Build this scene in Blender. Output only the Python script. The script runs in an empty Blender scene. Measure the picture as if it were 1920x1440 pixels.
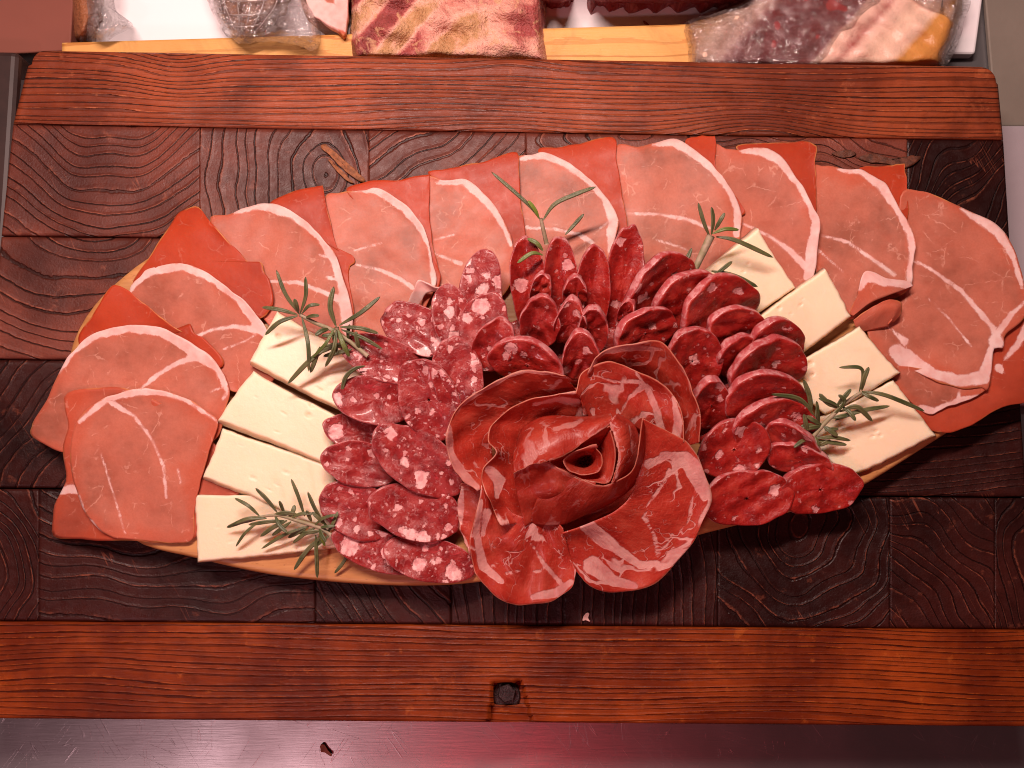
import bpy, math, random
import numpy as np

# ------------------------------------------------------------------ camera, world, lamps, exposure
sc = bpy.context.scene
FPX, TILT, DIST = 1450.0, math.radians(8.0), 0.435
CT, ST = math.cos(TILT), math.sin(TILT)
CAM = np.array([0.0, -DIST * ST, DIST * CT])
cam_data = bpy.data.cameras.new('camera')
cam_data.sensor_width = 36.0
cam_data.lens = 36.0 * FPX / 1920.0
cam_data.clip_start, cam_data.clip_end = 0.01, 20.0
cam = bpy.data.objects.new('camera', cam_data)
sc.collection.objects.link(cam)
cam.location = CAM
cam.rotation_euler = (TILT, 0, 0)
sc.camera = cam

world = bpy.data.worlds.new('World')
sc.world = world
world.use_nodes = True
bg = world.node_tree.nodes['Background']
bg.inputs[0].default_value = (1.0, 0.52, 0.50, 1)
bg.inputs[1].default_value = 0.04

def area(name, loc, target, sx, sy, power, col):
    d = bpy.data.lights.new(name, 'AREA')
    d.shape = 'RECTANGLE'
    d.size, d.size_y = sx, sy
    d.energy = power
    d.color = col
    o = bpy.data.objects.new(name, d)
    sc.collection.objects.link(o)
    o.location = loc
    v = np.array(target) - np.array(loc)
    import mathutils
    o.rotation_euler = mathutils.Vector(v).to_track_quat('-Z', 'Y').to_euler()
    return o

area('case_lamp', (-0.12, 0.36, 0.66), (0.0, 0.02, 0.0), 0.46, 0.05, 10.2, (1.0, 0.75, 0.68))
area('front_lamp', (-0.36, -0.50, 0.62), (-0.12, -0.12, 0.0), 0.10, 0.05, 1.4, (1.0, 0.62, 0.66))
area('added_red_glow', (-0.04, -0.52, 0.60), (0.02, -0.22, -0.04), 0.20, 0.06, 0.9, (1.0, 0.05, 0.07))  # added, no real lamp: stands in for red clothing reflected in the steel

sc.render.engine = 'CYCLES'
sc.cycles.use_denoising = True
sc.cycles.filter_width = 1.05
sc.cycles.max_bounces = 8
sc.cycles.transparent_max_bounces = 12
sc.cycles.caustics_reflective = False
sc.cycles.caustics_refractive = False
sc.view_settings.view_transform = 'Standard'
sc.view_settings.look = 'None'
sc.view_settings.gamma = 1.0
sc.view_settings.exposure = 0.0

# ------------------------------------------------------------------ geometry helpers
rng = np.random.default_rng(7)
COL = sc.collection
PX = 0.0003                       # metres per photo pixel on the table top

def P(x, y, z):
    """photo pixel (x, y) on the level z millimetres above the dark table -> world"""
    x = np.asarray(x, float); y = np.asarray(y, float); z = np.asarray(z, float) * 0.001
    a = (x - 960) / FPX; b = (720 - y) / FPX
    dx = a; dy = b * CT + ST; dz = b * ST - CT
    t = (z - CAM[2]) / dz
    return np.stack([CAM[0] + dx * t, CAM[1] + dy * t, CAM[2] + dz * t + 0 * x], -1)

def crom(pts, n, closed=False):
    p = np.asarray(pts, float)
    m = len(p)
    if closed:
        q = np.vstack([p[-1], p, p[0], p[1]]); segs = m
    else:
        q = np.vstack([2 * p[0] - p[1], p, 2 * p[-1] - p[-2]]); segs = m - 1
    d = np.linalg.norm(np.diff(q[1:1 + segs + 1, :2], axis=0), axis=1) + 1e-6
    cum = np.concatenate([[0], np.cumsum(d)])
    s = np.linspace(0, cum[-1], n, endpoint=not closed)
    k = np.clip(np.searchsorted(cum, s, side='right') - 1, 0, segs - 1)
    t = ((s - cum[k]) / d[k])[:, None]
    p0, p1, p2, p3 = q[k], q[k + 1], q[k + 2], q[k + 3]
    return 0.5 * (2 * p1 + (p2 - p0) * t + (2 * p0 - 5 * p1 + 4 * p2 - p3) * t ** 2 + (3 * p1 - p0 - 3 * p2 + p3) * t ** 3)

def und(x, y, seed, wl, amp):
    r = np.random.default_rng(seed)
    o = 0 * x
    for _ in range(5):
        a = r.uniform(0, 6.28); w = wl * r.uniform(0.6, 1.6)
        o = o + np.sin((x * math.cos(a) + y * math.sin(a)) * 6.283 / w + r.uniform(0, 6.28))
    return o * amp / 2.2

def ragged(n, amp, seed):
    r = np.random.default_rng(seed)
    v = r.normal(0, 1, n)
    for k in (1, 1):
        v = (v + np.roll(v, 1) + np.roll(v, -1)) / 3
    w = r.normal(0, 1, n)
    for k in range(10):
        w = (w + np.roll(w, 1) + np.roll(w, -1)) / 3
    return amp * (v * 0.8 + w * 2.0)

def polydist(x, y, lines):
    """signed distance in photo pixels to fat lines given as lists of (x, y, width)"""
    best = np.full(np.shape(x), 60.0)
    for ln in lines or []:
        for (x0, y0, w0), (x1, y1, w1) in zip(ln[:-1], ln[1:]):
            dx, dy = x1 - x0, y1 - y0
            t = np.clip(((x - x0) * dx + (y - y0) * dy) / (dx * dx + dy * dy + 1e-9), 0, 1)
            d = np.hypot(x - x0 - t * dx, y - y0 - t * dy) - 0.5 * (w0 + t * (w1 - w0))
            best = np.minimum(best, d)
    return best

def outside(x, y, poly):
    """distance in pixels outside a closed polygon, 0 inside"""
    p = np.asarray(poly, float); q = np.roll(p, -1, 0)
    best = np.full(np.shape(x), 1e9); ins = np.zeros(np.shape(x), bool)
    for (x0, y0), (x1, y1) in zip(p, q):
        dx, dy = x1 - x0, y1 - y0
        t = np.clip(((x - x0) * dx + (y - y0) * dy) / (dx * dx + dy * dy + 1e-9), 0, 1)
        best = np.minimum(best, np.hypot(x - x0 - t * dx, y - y0 - t * dy))
        c = ((y0 > y) != (y1 > y)) & (x < (x1 - x0) * (y - y0) / (y1 - y0 + 1e-12) + x0)
        ins ^= c
    return np.where(ins, 0, best)

def mesh_obj(name, V, F, mat, parent=None, attrs=None, smooth=True):
    me = bpy.data.meshes.new(name)
    me.from_pydata(np.asarray(V, float).tolist(), [], [list(map(int, f)) for f in F])
    for k, v in (attrs or {}).items():
        v = np.asarray(v, np.float32)
        if v.ndim == 2:
            me.attributes.new(k, 'FLOAT_VECTOR', 'POINT').data.foreach_set('vector', v.ravel())
        else:
            me.attributes.new(k, 'FLOAT', 'POINT').data.foreach_set('value', v)
    if smooth:
        me.polygons.foreach_set('use_smooth', np.ones(len(me.polygons), bool))
    me.materials.append(mat)
    me.update()
    o = bpy.data.objects.new(name, me)
    COL.objects.link(o)
    if parent is not None:
        o.parent = parent
    return o

def empty(name, loc=(0, 0, 0)):
    # parts are built in place, so the thing's base stays at the origin unless it needs another
    o = bpy.data.objects.new(name, None)
    COL.objects.link(o)
    o.empty_display_size = 0.01
    return o

def tag(o, label=None, cat=None, group=None, kind=None):
    if label: o['label'] = label
    if cat: o['category'] = cat
    if group: o['group'] = group
    if kind: o['kind'] = kind
    return o

def grid_faces(R, S, closed):
    F = []
    for i in range(R - 1):
        for j in range(S if closed else S - 1):
            k = (j + 1) % S
            F.append((i * S + j, i * S + k, (i + 1) * S + k, (i + 1) * S + j))
    return F

def solid_grid(name, G, th, mat, parent=None, attrs=None, closed=False, cap=False, flip=False):
    """sheet of thickness th (m) from a grid of points R x S; bottom follows the surface normals"""
    R, S, _ = G.shape
    if closed:
        dS = np.roll(G, -1, 1) - np.roll(G, 1, 1)
    else:
        dS = np.gradient(G, axis=1)
    dR = np.gradient(G, axis=0)
    N = np.cross(dR, dS)
    N /= np.linalg.norm(N, axis=2, keepdims=True) + 1e-12
    if flip: N = -N
    if th <= 0:
        V = G.reshape(-1, 3); F = grid_faces(R, S, closed) + ([tuple(reversed(range(S)))] if cap else [])
        return mesh_obj(name, V, F, mat, parent, {k: (np.asarray(v).reshape(-1, 3) if np.asarray(v).ndim == 3 else np.asarray(v).reshape(-1)) for k, v in (attrs or {}).items()})
    B = G - N * th
    V = np.concatenate([G.reshape(-1, 3), B.reshape(-1, 3)])
    n = R * S
    top = grid_faces(R, S, closed)
    F = list(top) + [tuple(n + i for i in reversed(f)) for f in top]
    rng_s = range(S if closed else S - 1)
    for j in rng_s:
        k = (j + 1) % S
        a, b = (R - 1) * S + j, (R - 1) * S + k
        F.append((a, b, n + b, n + a))
        if not cap:
            F.append((k, j, n + j, n + k))
    if cap:
        F.append(tuple(reversed(range(S)))); F.append(tuple(range(n, n + S)))
    if not closed:
        for i in range(R - 1):
            F.append((i * S, (i + 1) * S, n + (i + 1) * S, n + i * S))
            a, b = i * S + S - 1, (i + 1) * S + S - 1
            F.append((b, a, n + a, n + b))
    at = {}
    for k, v in (attrs or {}).items():
        v = np.asarray(v)
        v = v.reshape(-1, 3) if v.ndim == 3 else v.reshape(-1)
        at[k] = np.concatenate([v, v])
    return mesh_obj(name, V, F, mat, parent, at)

def polar(name, outline, centre, zf, mat, th=1.0, parent=None, rings=26, segs=130, fat=None,
          tint=0.0, rag=1.7, seed=1, uvoff=None, lift=0.0):
    o = crom(outline, segs, True)
    c = np.array(centre, float)
    d = o - c
    L = np.linalg.norm(d, axis=1, keepdims=True)
    o = o + d / L * ragged(segs, rag, seed)[:, None]
    r = np.linspace(0.02, 1, rings) ** 0.85
    g = c[None, None] + r[:, None, None] * (o - c)[None]
    x, y = g[..., 0], g[..., 1]
    z = zf(x, y)
    if lift:
        q = np.random.default_rng(seed + 5); tt = np.linspace(0, 6.2832, segs, endpoint=False)
        wv = sum(q.normal(0, 0.6 / k ** 0.5) * np.sin(k * tt + q.uniform(0, 6.28)) for k in (2, 3, 5, 8, 13))
        z = z + lift * (r[:, None] ** 7) * np.clip(0.25 + wv[None], -0.2, 1.8)
    edge = (1 - r)[:, None] * np.linalg.norm(o - c, axis=1)[None] * 0.3
    G = P(x, y, z)
    off = np.array(uvoff if uvoff is not None else np.random.default_rng(seed).uniform(0, 3, 3))
    uvw = np.stack([x * PX + off[0], -y * PX + off[1], 0 * x + off[2]], -1)
    return solid_grid(name, G, th * 0.001, mat, parent,
                      dict(uvw=uvw, edge=edge, fat=polydist(x, y, fat) * 0.3, tint=0 * x + tint), closed=True, cap=True)

def loft(name, rows, mat, th=1.0, parent=None, n=70, m=26, seed=1, wob=0.6, fat=None, tint=0.0, rag=0.8, flip=False, ripple=0.0):
    """rows: polylines of (x, y, z mm); the first row is the free rim"""
    R = [crom(r, n) for r in rows]
    A = np.stack(R)                                  # rows x n x 3
    k = len(rows)
    if k == 2:
        t = np.linspace(0, 1, m)[:, None, None]
        G = A[0][None] * (1 - t) + A[1][None] * t
        tt = np.linspace(0, 1, m)
    else:
        tt = np.linspace(0, k - 1, m)
        G = np.zeros((m, n, 3))
        Q = np.concatenate([2 * A[:1] - A[1:2], A, 2 * A[-1:] - A[-2:-1]])
        for i, s in enumerate(tt):
            q = min(int(s), k - 2); t = s - q
            p0, p1, p2, p3 = Q[q], Q[q + 1], Q[q + 2], Q[q + 3]
            G[i] = 0.5 * (2 * p1 + (p2 - p0) * t + (2 * p0 - 5 * p1 + 4 * p2 - p3) * t * t + (3 * p1 - p0 - 3 * p2 + p3) * t ** 3)
    rg = ragged(n, rag, seed)
    G[0, :, :2] += np.stack([rg, np.roll(rg, 3)], -1)
    if ripple:
        q = np.random.default_rng(seed + 17); ss = np.linspace(0, 1, n); dec = (1 - np.linspace(0, 1, m)) ** 2.2
        a = sum(q.normal(0, 0.5) * np.sin(k * 6.28 * ss + q.uniform(0, 6.28)) for k in (1.6, 2.7, 4.1, 6.2))
        b = sum(q.normal(0, 0.5) * np.sin(k * 6.28 * ss + q.uniform(0, 6.28)) for k in (1.9, 3.1, 4.7))
        G[..., 2] += ripple * dec[:, None] * a[None]
        G[..., 0] += 2.2 * ripple * dec[:, None] * b[None]; G[..., 1] += 2.2 * ripple * dec[:, None] * np.roll(b, 9)[None]
    x, y = G[..., 0].copy(), G[..., 1].copy()
    G[..., 2] += und(x, y, seed, 70, wob)
    W = P(x, y, G[..., 2])
    ds = np.linalg.norm(np.diff(W, axis=1), axis=2).mean(0); u = np.concatenate([[0], np.cumsum(ds)])
    dr = np.linalg.norm(np.diff(W, axis=0), axis=2).mean(1); v = np.concatenate([[0], np.cumsum(dr)])
    off = np.random.default_rng(seed).uniform(0, 3, 3)
    U, Vv = np.meshgrid(u, v)
    uvw = np.stack([U + off[0], Vv + off[1], 0 * U + off[2]], -1)
    edge = np.minimum(Vv, np.minimum(U, u[-1] - U) + 0.002) * 1000
    return solid_grid(name, W, th * 0.001, mat, parent,
                      dict(uvw=uvw, edge=edge, fat=polydist(x, y, fat) * 0.3, tint=0 * x + tint), flip=flip)

# ------------------------------------------------------------------ material helpers
class NT:
    def __init__(s, name):
        s.m = bpy.data.materials.new(name); s.m.use_nodes = True
        s.t = s.m.node_tree; s.t.nodes.clear()
        s.out = s.t.nodes.new('ShaderNodeOutputMaterial')
    def n(s, typ, **kw):
        nd = s.t.nodes.new(typ)
        for k, v in kw.items(): setattr(nd, k, v)
        return nd
    def put(s, sock, v):
        if isinstance(v, bpy.types.NodeSocket): s.t.links.new(v, sock)
        elif v is not None:
            if isinstance(v, (tuple, list)) and len(v) == 3 and sock.type == 'RGBA': v = (*v, 1)
            sock.default_value = v
    def attr(s, name, vec=False):
        a = s.n('ShaderNodeAttribute', attribute_name=name)
        return a.outputs['Vector' if vec else 'Fac']
    def math(s, op, a, b=None, c=None, clamp=False):
        nd = s.n('ShaderNodeMath', operation=op, use_clamp=clamp)
        s.put(nd.inputs[0], a); s.put(nd.inputs[1], b)
        if c is not None: s.put(nd.inputs[2], c)
        return nd.outputs[0]
    def vmath(s, op, a, b=None, scale=None):
        nd = s.n('ShaderNodeVectorMath', operation=op)
        s.put(nd.inputs[0], a)
        if b is not None: s.put(nd.inputs[1], b)
        if scale is not None: s.put(nd.inputs['Scale'], scale)
        return nd.outputs[0]
    def noise(s, vec, scale, detail=3.0, rough=0.55, dist=0.0, col=False):
        nd = s.n('ShaderNodeTexNoise')
        s.put(nd.inputs['Vector'], vec); s.put(nd.inputs['Scale'], scale)
        nd.inputs['Detail'].default_value = detail; nd.inputs['Roughness'].default_value = rough
        nd.inputs['Distortion'].default_value = dist
        return nd.outputs['Color' if col else 'Fac']
    def voro(s, vec, scale, feature='F1', rand=1.0):
        nd = s.n('ShaderNodeTexVoronoi', feature=feature)
        s.put(nd.inputs['Vector'], vec); s.put(nd.inputs['Scale'], scale)
        nd.inputs['Randomness'].default_value = rand
        return nd
    def step(s, v, lo, hi, a=0.0, b=1.0):
        nd = s.n('ShaderNodeMapRange', interpolation_type='SMOOTHSTEP')
        s.put(nd.inputs['Value'], v); s.put(nd.inputs['From Min'], lo); s.put(nd.inputs['From Max'], hi)
        s.put(nd.inputs['To Min'], a); s.put(nd.inputs['To Max'], b)
        return nd.outputs[0]
    def lin(s, v, lo, hi, a=0.0, b=1.0):
        nd = s.n('ShaderNodeMapRange')
        s.put(nd.inputs['Value'], v); s.put(nd.inputs['From Min'], lo); s.put(nd.inputs['From Max'], hi)
        s.put(nd.inputs['To Min'], a); s.put(nd.inputs['To Max'], b)
        return nd.outputs[0]
    def mix(s, f, a, b):
        nd = s.n('ShaderNodeMix', data_type='RGBA')
        s.put(nd.inputs[0], f); s.put(nd.inputs[6], a); s.put(nd.inputs[7], b)
        return nd.outputs[2]
    def ramp(s, f, stops, interp='LINEAR'):
        nd = s.n('ShaderNodeValToRGB')
        nd.color_ramp.interpolation = interp
        e = nd.color_ramp.elements
        while len(e) < len(stops): e.new(0.5)
        for el, (p, c) in zip(e, stops):
            el.position = p
            el.color = (c, c, c, 1) if isinstance(c, (int, float)) else (*c, 1)
        s.put(nd.inputs[0], f)
        return nd.outputs[0]
    def bump(s, h, dist, strength=1.0, prev=None):
        nd = s.n('ShaderNodeBump')
        nd.inputs['Strength'].default_value = strength; nd.inputs['Distance'].default_value = dist
        s.put(nd.inputs['Height'], h)
        if prev is not None: s.put(nd.inputs['Normal'], prev)
        return nd.outputs[0]
    def pos(s):
        return s.n('ShaderNodeNewGeometry').outputs['Position']
    def objco(s):
        return s.n('ShaderNodeTexCoord').outputs['Object']
    def rnd(s):
        return s.n('ShaderNodeObjectInfo').outputs['Random']
    def surf(s, color, rough=0.5, normal=None, sss=0.0, radius=(0.003, 0.001, 0.0007), spec=0.5, metal=0.0, coat=0.0, coat_r=0.2, alpha=None, trans=0.0, ior=1.45, aniso=0.0, transl=0.0, tcol=None):
        p = s.n('ShaderNodeBsdfPrincipled')
        s.put(p.inputs['Base Color'], color); s.put(p.inputs['Roughness'], rough)
        s.put(p.inputs['Metallic'], metal); s.put(p.inputs['Specular IOR Level'], spec)
        s.put(p.inputs['Coat Weight'], coat); s.put(p.inputs['Coat Roughness'], coat_r)
        s.put(p.inputs['Transmission Weight'], trans); s.put(p.inputs['IOR'], ior)
        s.put(p.inputs['Anisotropic'], aniso)
        if normal is not None: s.put(p.inputs['Normal'], normal)
        if sss:
            s.put(p.inputs['Subsurface Weight'], sss)
            p.inputs['Subsurface Radius'].default_value = radius
            p.inputs['Subsurface Scale'].default_value = 1.0
        if alpha is not None: s.put(p.inputs['Alpha'], alpha)
        if transl:
            tl = s.n('ShaderNodeBsdfTranslucent'); s.put(tl.inputs['Color'], tcol if tcol is not None else color)
            mx = s.n('ShaderNodeMixShader'); s.put(mx.inputs[0], transl)
            s.t.links.new(p.outputs[0], mx.inputs[1]); s.t.links.new(tl.outputs[0], mx.inputs[2]); s.t.links.new(mx.outputs[0], s.out.inputs[0])
        else:
            s.t.links.new(p.outputs[0], s.out.inputs[0])
        return p

def mat_ham():
    s = NT('cured_ham')
    uv = s.attr('uvw', True); tint = s.attr('tint'); fatd = s.attr('fat'); edge = s.attr('edge')
    big = s.noise(uv, 30, 4, 0.62); mid = s.noise(uv, 130, 4, 0.6, 0.4); fine = s.noise(uv, 900, 3, 0.6)
    lean = s.ramp(big, [(0.28, (0.56, 0.150, 0.088)), (0.40, (0.55, 0.178, 0.115)), (0.52, (0.46, 0.155, 0.102)), (0.66, (0.30, 0.108, 0.070))])
    lean = s.mix(s.math('MULTIPLY', s.step(mid, 0.42, 0.70), 0.30), lean, (0.58, 0.20, 0.135))
    lean = s.mix(s.math('MULTIPLY', s.step(mid, 0.48, 0.28), 0.22), lean, (0.36, 0.065, 0.036))
    orange = s.mix(s.step(big, 0.35, 0.7), (0.45, 0.050, 0.015), (0.34, 0.034, 0.012))
    lean = s.mix(s.math('MULTIPLY', s.step(s.math('ADD', edge, s.lin(big, 0.3, 0.7, -5.0, 5.0)), 10.0, 0.5), 0.55), lean, (0.54, 0.095, 0.042))
    lean = s.mix(s.lin(s.rnd(), 0, 1, 0.0, 0.30), lean, (0.46, 0.095, 0.055))
    lean = s.mix(s.math('MULTIPLY', s.step(s.noise(s.vmath('MULTIPLY', uv, (0.35, 1.0, 1.0)), 480, 4, 0.65), 0.45, 0.75), 0.16), lean, (0.54, 0.19, 0.13))
    lean = s.mix(tint, lean, orange)
    # hair-fine seams of fat: a sparse, stretched net of strands
    wv = s.vmath('ADD', uv, s.vmath('SCALE', s.vmath('SUBTRACT', s.noise(uv, 110, 3, 0.6, col=True), (0.5, 0.5, 0.5)), scale=0.006))
    vd = s.voro(s.vmath('MULTIPLY', wv, (0.55, 1.0, 1.0)), 85, 'DISTANCE_TO_EDGE').outputs['Distance']
    line = s.math('MULTIPLY', s.step(vd, 0.030, 0.006), s.step(s.noise(uv, 120, 3, 0.6), 0.52, 0.66))
    v2 = s.voro(s.vmath('MULTIPLY', wv, (1.2, 0.5, 1.0)), 50, 'DISTANCE_TO_EDGE').outputs['Distance']
    line = s.math('MAXIMUM', line, s.math('MULTIPLY', s.step(v2, 0.020, 0.004), s.step(s.noise(uv, 70, 3, 0.6), 0.54, 0.64)))
    line = s.math('MULTIPLY', line, s.math('SUBTRACT', 1.0, s.math('MULTIPLY', tint, 0.7)))
    specks = s.math('MULTIPLY', s.step(s.noise(uv, 520, 2, 0.5), 0.66, 0.76), s.step(mid, 0.5, 0.62))
    col = s.mix(s.math('MULTIPLY', line, 0.38), lean, (0.80, 0.42, 0.32))
    col = s.mix(s.math('MULTIPLY', specks, 0.18), col, (0.72, 0.30, 0.20))
    col = s.mix(s.step(fine, 0.35, 0.7, 0.0, 0.16), col, (0.30, 0.06, 0.03))
    fw = s.math('ADD', fatd, s.math('MULTIPLY', s.math('SUBTRACT', s.noise(uv, 150, 6, 0.68), 0.5), 4.2))
    fm = s.math('MAXIMUM', s.step(fw, 0.55, -0.45), s.step(fatd, 0.8, -0.9, 0.0, 0.5))
    fatc = s.mix(s.step(s.noise(uv, 160, 3), 0.35, 0.7), (0.84, 0.57, 0.53), (0.78, 0.45, 0.41))
    col = s.mix(s.math('MULTIPLY', fm, s.lin(s.noise(uv, 90, 3), 0.35, 0.65, 0.72, 0.96)), col, fatc)
    ed = s.math('MULTIPLY', s.step(edge, 0.9, 0.2), s.math('SUBTRACT', 1.0, fm))
    ed = s.math('MULTIPLY', ed, s.step(s.noise(uv, 60, 3), 0.48, 0.66, 0.0, 0.7))
    col = s.mix(ed, col, (0.62, 0.25, 0.08))
    b = s.bump(s.noise(uv, 300, 4, 0.6), 0.0006, 0.2)
    b = s.bump(fm, 0.0003, 0.4, b)
    s.surf(col, s.lin(mid, 0.3, 0.7, 0.36, 0.52), b, 0.18, (0.0035, 0.0012, 0.0008), 0.24, transl=0.15)
    return s.m

def mat_salami():
    s = NT('salami')
    r = s.rnd(); uv = s.vmath('ADD', s.attr('uvw', True), s.vmath('SCALE', (3.1, 7.7, 5.3), scale=r))
    edge = s.attr('edge'); dk = s.attr('tint')
    warp = s.vmath('SCALE', s.vmath('SUBTRACT', s.noise(uv, 190, 4, 0.65, col=True), (0.5, 0.5, 0.5)), scale=0.0048)
    uw = s.vmath('ADD', uv, warp)
    def blobs(scale, lo, hi, soft):
        v = s.voro(uw, scale)
        sep = s.n('ShaderNodeSeparateColor'); s.t.links.new(v.outputs['Color'], sep.inputs[0])
        th = s.math('SUBTRACT', s.lin(sep.outputs[0], 0, 1, lo, hi), s.math('MULTIPLY', dk, 0.13))
        d = s.math('SUBTRACT', s.math('ADD', v.outputs['Distance'], s.math('MULTIPLY', s.math('SUBTRACT', s.noise(uv, scale * 2.2, 4, 0.62), 0.5), 0.62)), th)
        return s.step(d, 0.02, -soft)
    f1 = blobs(100, -0.06, 0.52, 0.07)
    f1 = s.math('MAXIMUM', f1, blobs(50, -0.55, 0.27, 0.04))
    f2 = blobs(190, -0.24, 0.44, 0.05)
    f3 = s.step(s.noise(uw, 210, 4, 0.65, 1.2), s.lin(dk, 0, 1, 0.53, 0.60), s.lin(dk, 0, 1, 0.64, 0.72))
    f4 = s.math('MULTIPLY', blobs(430, -0.28, 0.40, 0.08), s.lin(dk, 0, 1, 0.55, 0.35))
    f1 = s.math('MAXIMUM', f1, f4)
    f = s.math('MAXIMUM', f1, s.math('MAXIMUM', s.math('MULTIPLY', f2, s.lin(dk, 0, 1, 0.8, 0.55)), s.math('MULTIPLY', f3, 0.20)))
    f = s.math('MULTIPLY', f, s.step(edge, 0.1, 0.9))
    n1 = s.noise(uv, 120, 4, 0.65)
    lean = s.ramp(n1, [(0.28, (0.15, 0.007, 0.008)), (0.5, (0.26, 0.016, 0.016)), (0.72, (0.36, 0.044, 0.038))])
    lean = s.mix(dk, lean, s.ramp(n1, [(0.28, (0.15, 0.005, 0.004)), (0.5, (0.28, 0.011, 0.008)), (0.72, (0.40, 0.038, 0.024))]))
    fc = s.mix(s.step(s.noise(uv, 300, 2), 0.4, 0.65), (0.76, 0.41, 0.39), (0.60, 0.25, 0.25))
    col = s.mix(s.math('MULTIPLY', f, s.lin(dk, 0, 1, 1.0, 0.72)), lean, fc)
    lit_rim = s.step(s.math('ADD', edge, s.math('MULTIPLY', s.noise(uv, 300, 3), 0.5)), 0.75, 0.35)  # rim lightened in the colour, as if its top edge caught the light
    col = s.mix(s.math('MULTIPLY', lit_rim, s.lin(dk, 0, 1, 0.6, 0.75)), col, s.mix(s.step(s.noise(uw, 260, 3), 0.42, 0.62), (0.40, 0.075, 0.080), (0.56, 0.26, 0.26)))
    b = s.bump(s.noise(uw, 420, 5, 0.65), 0.0012, 0.5)
    b = s.bump(f, 0.0007, 0.7, b)
    b = s.bump(s.noise(uv, 160, 3), 0.002, 0.15, b)
    s.surf(col, s.lin(s.noise(uv, 350, 3), 0.3, 0.7, 0.22, 0.45), b, 0.12, (0.0022, 0.0007, 0.0005), 0.5, coat=0.22, coat_r=0.12)
    return s.m

def mat_coppa():
    s = NT('marbled_pork_neck')
    uv = s.attr('uvw', True); edge = s.attr('edge'); fatd = s.attr('fat'); tint = s.attr('tint')
    warp = s.vmath('SCALE', s.vmath('SUBTRACT', s.noise(uv, 45, 3, 0.55, col=True), (0.5, 0.5, 0.5)), scale=0.022)
    uw = s.vmath('ADD', uv, warp)
    def seam(scale, w0, w1, off):
        q = s.vmath('ADD', uw, (off, off * 2, 0))
        n = s.noise(q, scale, 2, 0.5)
        w = s.lin(s.noise(q, scale * 0.9, 1), 0.38, 0.62, w0, w1)
        d = s.math('SUBTRACT', s.math('ABSOLUTE', s.math('SUBTRACT', n, 0.5)), w)
        return s.step(d, 0.012, -0.004)
    a = seam(38, -0.034, 0.022, 0.0)
    c = s.math('MULTIPLY', seam(105, -0.022, 0.010, 3.3), 0.8)
    e = s.math('ADD', edge, s.math('MULTIPLY', s.math('SUBTRACT', s.noise(uv, 70, 3), 0.5), 11.0))
    rim = s.math('MULTIPLY', s.step(e, 1.6, 0.9), s.step(s.noise(s.vmath('ADD', uv, (9, 3, 1)), 26, 1), 0.50, 0.58))
    ff = s.step(s.math('ADD', fatd, s.math('MULTIPLY', s.math('SUBTRACT', s.noise(uv, 160, 4, 0.6), 0.5), 3.5)), 0.3, -0.5)
    f = s.math('MAXIMUM', s.math('MAXIMUM', a, c), s.math('MAXIMUM', rim, ff))
    f = s.math('MULTIPLY', f, s.math('SUBTRACT', 1.0, s.math('MULTIPLY', tint, 0.75)))
    lean = s.ramp(s.noise(uv, 60, 4, 0.6), [(0.3, (0.32, 0.017, 0.011)), (0.5, (0.45, 0.038, 0.021)), (0.72, (0.55, 0.085, 0.050))])
    lean = s.mix(s.step(s.noise(s.vmath('MULTIPLY', uv, (1, 3, 1)), 420, 3), 0.52, 0.72, 0, 0.35), lean, (0.62, 0.15, 0.10))
    fc = s.mix(s.step(s.noise(uv, 120, 3), 0.4, 0.65), (0.74, 0.36, 0.32), (0.62, 0.24, 0.22))
    col = s.mix(f, lean, fc)
    col = s.mix(s.math('MULTIPLY', s.step(edge, 0.55, 0.15), 0.6), col, (0.62, 0.26, 0.17))
    b = s.bump(s.noise(s.vmath('MULTIPLY', uv, (1.0, 0.4, 1.0)), 420, 5, 0.65), 0.0012, 0.5)
    b = s.bump(f, 0.0004, 0.5, b)
    b = s.bump(s.noise(uv, 70, 3), 0.003, 0.3, b)
    s.surf(col, s.lin(s.noise(uv, 200, 3), 0.3, 0.7, 0.26, 0.46), b, 0.15, (0.004, 0.0009, 0.0006), 0.45, coat=0.12, coat_r=0.2, transl=s.lin(tint, 0, 1, 0.26, 0.55), tcol=s.mix(0.4, col, (1.0, 0.16, 0.03)))
    return s.m

def mat_cheese():
    s = NT('pale_cheese')
    p = s.pos()
    col = s.mix(s.step(s.noise(p, 22, 3), 0.35, 0.7), (0.81, 0.64, 0.45), (0.79, 0.60, 0.42))
    col = s.mix(s.step(s.noise(p, 700, 3), 0.6, 0.8, 0, 0.15), col, (0.66, 0.46, 0.25))
    b = s.bump(s.noise(p, 420, 4, 0.6), 0.0006, 0.25)
    s.surf(col, 0.42, b, 0.7, (0.008, 0.006, 0.0042), 0.4)
    return s.m

def mat_leaf():
    s = NT('rosemary_leaf')
    v = s.attr('edge'); p = s.pos()
    c = s.mix(s.step(s.noise(p, 130, 2), 0.35, 0.65), (0.050, 0.062, 0.020), (0.105, 0.105, 0.040))
    c = s.mix(s.step(v, 0.5, 0.95, 0.0, 0.45), c, (0.19, 0.18, 0.10))
    tint = s.attr('tint')
    c = s.mix(tint, c, (0.16, 0.22, 0.03))
    b = s.bump(s.noise(p, 1500, 3), 0.0005, 0.4)
    s.surf(c, 0.42, b, 0.0, spec=0.5)
    return s.m

def mat_stem():
    s = NT('rosemary_stem')
    p = s.pos()
    c = s.mix(s.step(s.noise(p, 260, 3), 0.4, 0.65), (0.24, 0.20, 0.11), (0.33, 0.25, 0.17))
    s.surf(c, 0.6, s.bump(s.noise(p, 900, 3), 0.0005, 0.5))
    return s.m

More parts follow.
